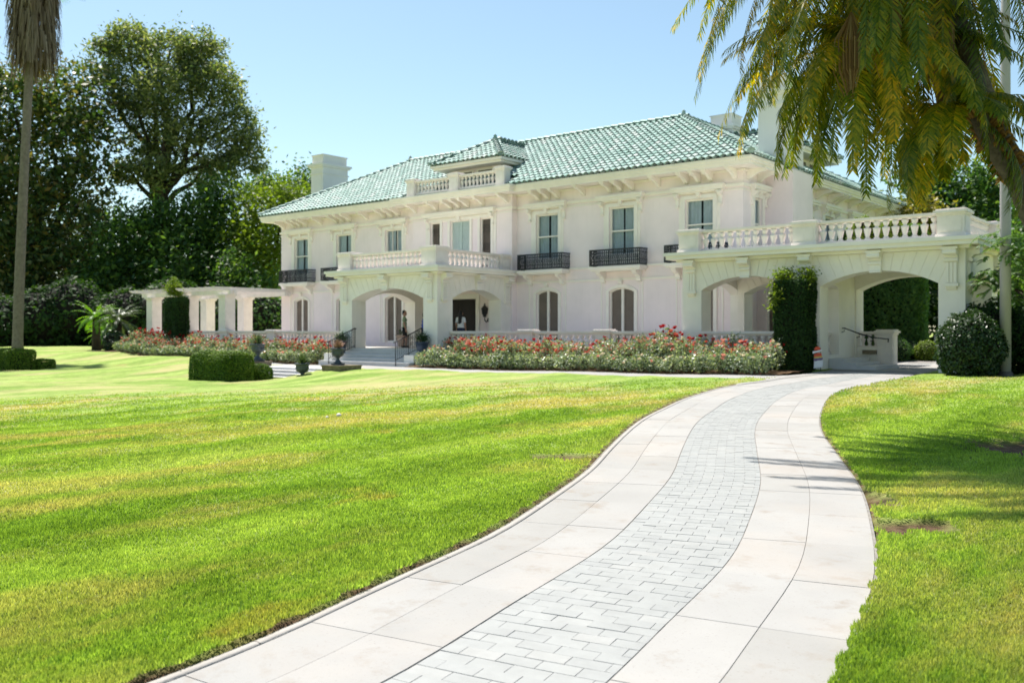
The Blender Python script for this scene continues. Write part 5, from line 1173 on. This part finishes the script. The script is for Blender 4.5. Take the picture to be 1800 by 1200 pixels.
for k, (la, de, s_) in enumerate(((-2.95, 15.7, 1.0), (-3.12, 15.55, .6))):
    x, y = W(la, de); mo = empty('mushroom', (x, y, Z(x, y)+.03)); tag(mo, ('larger' if k == 0 else 'smaller')+' white mushroom on the lawn', 'mushroom', 'two mushrooms on the lawn'); mo.scale = (s_,)*3
    mb = MB(); mb.lathe([(.012, -.02), (.012, .035)], 8); mb.build('stem', M['mushroom'], mo); mb = MB(); mb.lathe([(.015, .03), (.042, .035), (.045, .05), (.03, .075), (.004, .083)], 12); mb.build('cap', M['mushroom'], mo)
# railing beyond the drive arch
o = empty('garden_railing', (18.6, 7.6, .4)); tag(o, 'pale low railing far behind the drive arch', 'railing')
for k in range(6): mb = MB(); mb.box(k*.5, k*.5+.04, 0, .04, 0, 1.0); mb.build('post', M['pole'], o)
for z_ in (.95, .6): mb = MB(); mb.box(0, 2.54, -.012, -.0005, z_, z_+.05); mb.build('rail', M['pole'], o)

# ------------------------------------------------------------------ palms
def frond_quads(az, el, L_, droop, nl=46, leaf=.36, wid=.026, hang=.5, twist=0.0):
    """feather frond from the origin: quads for rachis and leaflets."""
    n = nl; t = np.linspace(0, 1, n+1); e = el-droop*t**1.25; ds = L_/n
    h = np.array([math.cos(az), math.sin(az)]); P = np.zeros((n+1, 3)); D = np.stack([np.cos(e)*h[0], np.cos(e)*h[1], np.sin(e)], 1)
    P[1:] = np.cumsum(D[:-1]*ds, 0); side = np.array([-h[1], h[0], 0.]); up = np.cross(D, side)*-1; up = np.where(up[:, 2:] < 0, up, up)
    V = []
    for k in range(n):
        r0, r1 = .020*(1-.8*t[k])+.004, .020*(1-.8*t[k+1])+.004
        V.append([P[k]-side*r0, P[k]+side*r0, P[k+1]+side*r1, P[k+1]-side*r1])
    for k in range(4, n+1):
        s = t[k]; ll = leaf*(math.sin(min(s*1.25+.12, 1)*math.pi*.5)**.8)*(1-.55*max(s-.6, 0)/.4)
        for sg in (-1, 1):
            d = D[k]*(.45+.45*s)+side*sg*(1.0-.35*s)+up[k]*(.25+.2*rng.random())+rng.normal(size=3)*.12; d /= np.linalg.norm(d); d2 = d+np.array([0, 0, -hang*(.6+.6*rng.random())]); d2 /= np.linalg.norm(d2)
            w_ = np.cross(d, up[k]); w_ /= np.linalg.norm(w_)+1e-9; L2 = ll*rng.uniform(.85, 1.1); m = P[k]+d*L2*.5; tp = m+d2*L2*.5
            V.append([P[k]-w_*wid*.25, P[k]+w_*wid*.25, m+w_*wid*.5, m-w_*wid*.5]); V.append([m-w_*wid*.5, m+w_*wid*.5, tp+w_*wid*.06, tp-w_*wid*.06])
    return np.array(V)
x0, y0 = W(7.9, 11.3); palm = empty('leaning_palm', (x0, y0, Z(x0, y0))); tag(palm, 'leaning feather palm whose yellow green fronds hang into the upper right', 'palm tree')
def pl(lat, z, dep=11.5): x, y = W(lat, dep); return Vector((x-x0, y-y0, z-palm.location.z))
mb = MB(); tp = [pl(7.9, .1, 11.3), pl(7.65, .7, 11.3), pl(7.15, 1.6, 11.35), pl(6.62, 2.7, 11.4), pl(6.3, 3.45, 11.45), pl(6.02, 4.2), pl(5.78, 4.85), pl(5.5, 5.6, 11.5), pl(5.05, 8.0, 11.9)]
pts = []; rad = []
R0 = [.32, .25, .21, .175, .145, .12, .11, .11, .12]
for k in range(len(tp)-1):
    for j in range(10):
        t = j/10; pts.append(tp[k].lerp(tp[k+1], t)); rad.append((R0[k]*(1-t)+R0[k+1]*t)*(1.05 if j % 2 else .97))
mb.tube(pts, rad, 14); mb.tube([pl(6.45, 3.15, 11.4), pl(6.15, 3.5, 11.3), pl(5.85, 3.85, 11.2), pl(5.6, 4.2, 11.1)], [.13, .13, .12, .10], 10)
mb.build('trunk', M['palmdark'], palm)
boots = MB()
for k in range(90):
    t = rng.random(); p = pl(6.25, 3.35, 11.35).lerp(pl(5.6, 4.2, 11.1), t); a = rng.random()*6.28; d = Vector((math.cos(a), math.sin(a), .25)).normalized(); q = p+d*.10; boots.tube([q, q+d*.10+Vector((0, 0, .05)), q+d*.16+Vector((0, 0, -.03))], [.035, .028, .008], 4)
tag(boots.build('frond_boots', M['thatch'], palm), kind='stuff')
cc = pl(5.15, 8.1, 12.0)
for ring, (n, e0, e1, dr0, dr1, L0) in enumerate(((20, 1.2, .7, .9, 1.3, 4.1), (66, .8, .25, .85, 1.2, 4.7), (36, .3, -.2, 1.5, 1.2, 3.8), (52, -.2, -.8, 1.1, .7, 4.0), (56, -.7, -1.25, .6, .25, 4.3))):
    for i in range(n):
        az = 2*math.pi*(i+.5*(ring % 2)+rng.uniform(-.3, .3))/n; el = rng.uniform(min(e0, e1), max(e0, e1)); dr = rng.uniform(min(dr0, dr1), max(dr0, dr1))
        if ring > 1 and math.cos(az)*RV[0]+math.sin(az)*RV[1] > .25 and rng.random() < .7: continue
        f = link('frond', quads_mesh('frond', frond_quads(az, el, L0*rng.uniform(.85, 1.1), dr, 128, .31, .023, .32), M['lf_palm']), palm); f.location = cc
for c2, n2, L2 in ((pl(5.45, 4.35, 11.3), 24, (1.0, 1.7)), (pl(4.55, 5.35, 11.8), 50, (1.7, 2.5)), (pl(5.2, 5.6, 12.3), 16, (1.5, 2.2))):
    for i in range(n2):
        az = 2*math.pi*i/n2*2+rng.uniform(-.2, .2); f = link('frond', quads_mesh('frond', frond_quads(az, rng.uniform(-.6, .5), rng.uniform(*L2), rng.uniform(.9, 1.6), 80, .28, .022, .35), M['lf_palm']), palm); f.location = c2
for lat, z, L_, n in ((4.55, 6.1, 1.75, 90), (5.1, 5.7, 1.45, 70), (4.05, 5.4, 1.0, 45)):
    V = []
    b = np.array(pl(lat, z, 11.0))
    for j in range(n):
        o_ = rng.normal(size=2)*.05; q = [b, b+np.array([o_[0]*1.6, o_[1]*1.6, -L_*.35]), b+np.array([o_[0]*1.5, o_[1]*1.5, -L_*.7]), b+np.array([o_[0]*.5, o_[1]*.5, -L_*rng.uniform(.75, 1.05)])]
        for u, v in zip(q[:-1], q[1:]): w_ = np.array([RV[0], RV[1], 0])*.008; V.append([u-w_, u+w_, v+w_, v-w_])
    link('dry_flower_stalk', quads_mesh('dry_flower_stalk', np.array(V), M['dead']), palm)
for i in range(10):
    f = link('dead_frond', quads_mesh('dead_frond', frond_quads(rng.random()*6.28, rng.uniform(-1.1, -.6), rng.uniform(2.6, 3.6), .5, 60, .22, .020, .9), M['dead']), palm); f.location = cc-Vector((0, 0, .15))
# tall fan palm on the left
x0, y0 = W(-27.9, 52); fp = empty('fan_palm', (x0, y0, Z(x0, y0))); fp.scale = (1.22,)*3; tag(fp, 'tall fan palm with slim grey trunk and brown skirt at the left edge', 'palm tree')
mb = MB(); pts = []; rad = []
for k in range(41):
    t = k/40; pts.append((RV[0]*.75*t**1.3, RV[1]*.75*t**1.3, 16.5*t)); rad.append((.30 if t < .02 else .235-.075*t)*(1.02 if k % 2 else .98))
mb.tube(pts, rad, 12); mb.build('trunk', M['palmbark'], fp)
V = []
for j in range(1500):
    z_ = rng.uniform(13.6, 18.2); a = rng.random()*6.28; r = .25+.85*(min((18.4-z_)/1.2, 1.0))*min((z_-12.6)/1.6, 1.0)*rng.uniform(.5, 1); b = np.array([RV[0]*.75+r*math.cos(a), RV[1]*.75+r*math.sin(a), z_]); L_ = rng.uniform(.6, 1.3)
    d = np.array([math.cos(a)*.12, math.sin(a)*.12, -1])+rng.normal(size=3)*.08; s_ = np.array([-math.sin(a), math.cos(a), 0])*rng.uniform(.03, .07); V.append([b-s_, b+s_, b+d*L_+s_*.3, b+d*L_-s_*.3])
link('dead_skirt', quads_mesh('dead_skirt', np.array(V), M['skirt']), fp)
for i in range(26):
    az = 6.28*i/26+rng.uniform(-.1, .1); el = rng.uniform(-.5, .9); P0 = np.array([RV[0]*.75, RV[1]*.75, 18.0]); h = np.array([math.cos(az), math.sin(az), 0]); st = P0+h*1.5*math.cos(el)+np.array([0, 0, 1.5*math.sin(el)]); V = [[P0-[0, 0, .03], P0+[0, 0, .03], st+[0, 0, .02], st-[0, 0, .02]]]
    sd = np.array([-h[1], h[0], 0]); dd_ = h*math.cos(el)+np.array([0, 0, math.sin(el)])
    for a in np.linspace(-1.35, 1.35, 24):
        d = dd_*math.cos(a)+sd*math.sin(a); m = st+d*.55; tp_ = m+(d+np.array([0, 0, -.9]))*.42; w_ = np.cross(d, [0, 0, 1.]); w_ = w_/(np.linalg.norm(w_)+1e-6)*.035; V.append([st-w_*.2, st+w_*.2, m+w_, m-w_]); V.append([m-w_, m+w_, tp_+w_*.1, tp_-w_*.1])
    link('fan_leaf', quads_mesh('fan_leaf', np.array(V), M['lf_palm'] if i % 3 else M['lf_cycad']), fp)
def cycad(x, y, h, label, mat, n=44, L_=1.35):
    o = empty('cycad', (x, y, Z(x, y))); tag(o, label, 'cycad', 'cycads beside the pergola'); mb = MB(); mb.tube([(0, 0, 0), (0, 0, h*.5), (0, 0, h)], [.28, .24, .2], 10); mb.build('trunk', M['bark'], o)
    for i in range(n):
        f = link('frond', quads_mesh('frond', frond_quads(6.283*i*.382, rng.uniform(-.35, 1.25), L_*rng.uniform(.85, 1.1), rng.uniform(.8, 1.3), 26, .24, .04, .15), M[mat]), o); f.location = (0, 0, h)
cycad(-25.9, -4.6, 2.0, 'bright green cycad in front of the dark trees left of the pergola', 'lf_cycad', 36, 1.5); cycad(-23.3, -4.6, 1.75, 'grey green cycad next to the end pier of the pergola', 'lf_cycad2', 48, 1.55)
cycad(-27.6, -3.2, 1.1, 'small cycad left of the bright green one in the shade', 'lf_cycad', 24, 1.3)
shrub('leafy_shrub', 'dark shrub with big leaves at the foot of the pergola end pier', -22.4, -5.3, .6, 1.2, 'lf_glossy', .18, 700)

# ------------------------------------------------------------------ trees
def U(px, py, dep): return ((px-900)/1620*dep, 1.6+(581-py)/1620*dep)
def lobes_px(base_px, dep, items):
    """lobes given as (picture x, picture y, half width px, half height px, depth offset) at distance dep -> metres from the trunk base."""
    k = dep/1620; bl_ = (base_px-900)*k; out = []
    for x, y, rx, ry, dz in items:
        la, z = U(x, y, dep); out.append((la-bl_, dz, z-.5, rx*k, max(rx, ry)*k*.9, ry*k))
    return bl_, out
def ptree(name, label, base_px, dep, items, *a, **kw):
    la, lb = lobes_px(base_px, dep, items); return tree(name, label, la, dep, lb, *a, **kw)
G = 'trees left of the house'
ptree('magnolia_tree', 'huge dark glossy magnolia behind the fan palm', 60, 80, [(20, 190, 70, 90, 0), (110, 180, 80, 70, 1), (150, 260, 60, 70, 0), (40, 330, 90, 80, -1), (140, 370, 70, 70, 0), (30, 470, 100, 80, -2), (130, 480, 90, 80, -1), (60, 560, 120, 50, -2), (-60, 300, 80, 160, 0), (-60, 500, 80, 100, 0), (180, 540, 60, 60, -1)], 1250, 34, .9, .52, 'lf_dark', (.7, .35), .3, G, shell=.35)
ptree('eucalyptus_tree', 'tall airy grey green eucalyptus rising left of the house', 275, 84, [(215, 65, 50, 38, 1), (180, 110, 35, 40, 0), (300, 95, 65, 48, 0), (350, 85, 45, 40, 1), (375, 150, 55, 50, 0), (300, 170, 60, 45, -2), (235, 165, 45, 50, 0), (410, 225, 40, 60, 0), (430, 270, 33, 40, 0), (330, 235, 55, 42, -1), (250, 245, 42, 42, 1), (370, 300, 55, 36, 0), (225, 300, 34, 30, 0), (290, 305, 38, 30, -2)], 1150, 34, .46, .40, 'lf_euc', (.65, .3), .5, G, aspect=.42, shell=.35)
ptree('broadleaf_tree', 'dense mid green tree under the tall eucalyptus', 330, 78, [(350, 380, 60, 50, 0), (290, 400, 55, 55, -1), (400, 420, 50, 60, 0), (240, 430, 55, 60, -1), (330, 470, 80, 60, -2), (220, 510, 60, 60, -2), (420, 500, 50, 70, 0), (300, 560, 110, 50, -1), (380, 340, 35, 30, 1)], 950, 34, .8, .42, 'lf_mid', (.45, .25), .3, G, shell=.4)
ptree('broadleaf_tree', 'lime green tree beside the left chimney', 470, 76, [(470, 365, 45, 40, 0), (510, 345, 38, 30, 0), (440, 420, 42, 40, 0), (480, 430, 45, 50, -1), (455, 480, 40, 45, -1), (425, 350, 22, 22, 1), (530, 380, 30, 30, 0)], 360, 36, .7, .32, 'lf_lime', (.35, .2), .35, G, shell=.4)
ptree('broadleaf_tree', 'dark tree top showing behind the left chimney', 540, 90, [(535, 310, 20, 22, 0), (560, 345, 25, 25, 0), (480, 325, 32, 18, 0), (445, 330, 18, 16, 0), (520, 345, 30, 25, 0)], 150, 34, .7, .36, 'lf_mid', (.4, .2), .6, G)
ptree('broadleaf_tree', 'shaded tree behind the pergola with a slanting limb', 430, 72, [(440, 530, 50, 60, 0), (410, 470, 30, 30, 0), (470, 560, 40, 40, 0), (390, 550, 50, 50, 0)], 260, 32, .7, .32, 'lf_mid', (.3, .2), .4, G)
for i, (px, dep, h) in enumerate(((-40, 98, 17), (90, 100, 16), (210, 102, 15), (330, 104, 13), (440, 106, 11), (560, 112, 9), (-160, 92, 18))):
    k = dep/1620; tree('background_tree', ['dark tree closing the view behind the magnolia', 'dark tree closing the view between magnolia and eucalyptus', 'dark tree far behind the eucalyptus trunk', 'dark tree far behind the mid green tree', 'dark tree far behind the lime green tree', 'low far tree behind the left chimney', 'dark tree beyond the left picture edge'][i], (px-900)*k, dep, [(0, 0, h*.7, 5, 4, h*.3), (-3.5, 0, h*.45, 4, 4, h*.35), (3.5, 1, h*.42, 4, 4, h*.35), (0, -1, h*.2, 6, 4, h*.22)], 300, 26, .95, .55, 'lf_ivy', (.4, .2), .4, G, shell=.3)
for i, (px, dep) in enumerate(((10, 64), (70, 65), (125, 66), (175, 67), (225, 66), (300, 66), (380, 67), (450, 68), (-60, 64))):
    k = dep/1620; x, y = W((px-900)*k, dep)
    shrub('understorey_shrub', ['dark shrub at the foot of the fan palm', 'dark shrub right of the fan palm trunk', 'shaded shrub under the magnolia', 'shaded shrub left of the bright cycad', 'dark shrub behind the cycads', 'dark shrub behind the end pier of the pergola', 'dark shrub behind the middle of the pergola', 'green shrub behind the pergola near the house wall', 'dark shrub at the left picture edge behind the hedge'][i], x, y, 2.5, 3.4+.7*(i % 3), 'lf_ivy' if i != 7 else 'lf_mid', .3, 2600, group='shrubs under the left trees')
G2 = 'trees right of the house'
ptree('broadleaf_tree', 'dense green tree behind the right wing of the house', 1690, 52, [(1690, 320, 60, 45, 0), (1640, 350, 45, 40, 0), (1740, 350, 50, 50, 0), (1680, 390, 80, 40, -1), (1620, 310, 35, 30, 0), (1750, 420, 60, 60, 0)], 420, 36, .6, .30, 'lf_mid', (.4, .25), .4, G2)
ptree('broadleaf_tree', 'golden leaved small tree between the eaves and the dense green tree', 1620, 47, [(1615, 365, 25, 25, 0), (1640, 380, 22, 18, 0), (1590, 385, 20, 20, 0)], 90, 34, .4, .22, 'lf_gold', (.15, .1), .5, G2)
ptree('broadleaf_tree', 'darker tree at the right edge behind the pole', 1830, 45, [(1810, 470, 70, 90, 0), (1850, 380, 60, 70, 0), (1780, 540, 60, 60, -1), (1860, 560, 80, 70, 0)], 380, 34, .55, .28, 'lf_mid', (.35, .2), .4, G2)
for i, (px, dep) in enumerate(((1560, 62), (1480, 66), (1700, 64), (1850, 60))):
    k = dep/1620; tree('background_tree', ['dark tree far beyond the drive arch', 'dark tree far behind the right wing', 'far dark tree behind the dense green tree', 'far dark tree at the right picture edge'][i], (px-900)*k, dep, [(0, 0, 5, 4, 4, 3), (-3, 0, 3, 3.5, 3, 3), (3, 0, 3, 3.5, 3, 3)], 220, 26, .8, .45, 'lf_ivy', (.35, .2), .4, G2, shell=.3)
# feathery tree in front of the shrubs at the right edge
x, y = W(14.2, 24.6); z = Z(x, y); ft = empty('feathery_tree', (x, y, z)); tag(ft, 'feathery light green tree with drooping compound leaves beside the pole', 'tree')
mb = MB(); mb.tube([(0, 0, 0), (.05, 0, 1.5), (0, .1, 3)], [.12, .1, .07], 8); ends = []
for k in range(26):
    a = rng.random()*6.28; r = rng.uniform(.5, 2.0); e = Vector((r*math.cos(a), r*math.sin(a), rng.uniform(2.0, 4.1))); limb(mb, (0, .05, rng.uniform(1.6, 2.8)), e, .04, .012, .08); ends.append(e)
mb.build('trunk', M['bark'], ft); V = []
for e in ends:
    for j in range(26):
        q = frond_quads(rng.random()*6.28, rng.uniform(-.2, .7), rng.uniform(.35, .6), rng.uniform(.8, 1.5), 20, .11, .020, .3); V.append(q+np.array(e)+rng.normal(size=3)*.16)
link('crown', quads_mesh('crown', np.concatenate(V), M['lf_fern']), ft)
x, y = W(6.35, 11.1); o = empty('young_plant', (x, y, Z(x, y))); tag(o, 'small green sprout in the bare soil patch at the right edge', 'plant')
link('leaves', quads_mesh('leaves', leaf_quads(rng.normal(size=(60, 3))*np.array([.06, .06, .08])+np.array([0, 0, .14]), .09, .4, .3), M['lf_mid']), o)

# ------------------------------------------------------------------ grass blades near the camera
NB = 1500000
u = rng.random(NB); dep = 2.6*(25/2.6)**u                                  # even in log distance: thick close by, thinner farther off
lat = (rng.random(NB)*2-1)*(.60*dep+.6)
gxy = np.array(CAM[:2])+lat[:, None]*RV+dep[:, None]*FV; bx, by = gxy.T
keep = (drive_dist(bx, by) > HW+.045-.05*np.clip((7-dep)/3.5, 0, 1)+.02*np.sin(bx*23)*np.sin(by*19)) & (rng.random(NB) > soil_mask(bx, by)*1.15) & (rng.random(NB) < .62*np.clip((25-dep)/11, 0, 1))
bx, by, dep = bx[keep], by[keep], dep[keep]; n = len(bx); bz = zt(bx, by)+.045+(.012*np.sin(bx*2.1+by*1.3)+.010*np.sin(bx*3.7-by*2.9)+.008*np.sin(bx*6.1+by*5.2))*np.clip((drive_dist(bx, by)-HW-.1)/.6, 0, 1)
lush = .85+.25*np.sin(bx*1.7+np.sin(by*1.1)*2)*np.sin(by*1.9+1)
hgt = rng.uniform(.010, .024, n)*np.clip(lush, .5, 1.3); a = rng.random(n)*6.283; wd = .0030*(1+dep/4.5); lean = rng.uniform(.1, .9, n)*hgt; la = rng.random(n)*6.283
base = np.stack([bx, by, bz-.012], 1); sd = np.stack([np.cos(a)*wd, np.sin(a)*wd, np.zeros(n)], 1); tip_ = base+np.stack([np.cos(la)*lean, np.sin(la)*lean, hgt+.012], 1)
tag(link('lawn_grass', quads_mesh('lawn_grass', np.stack([base-sd, base+sd, tip_], 1), M['grass'], nside=3)), 'short mown grass blades of the lawn', 'grass', kind='stuff')
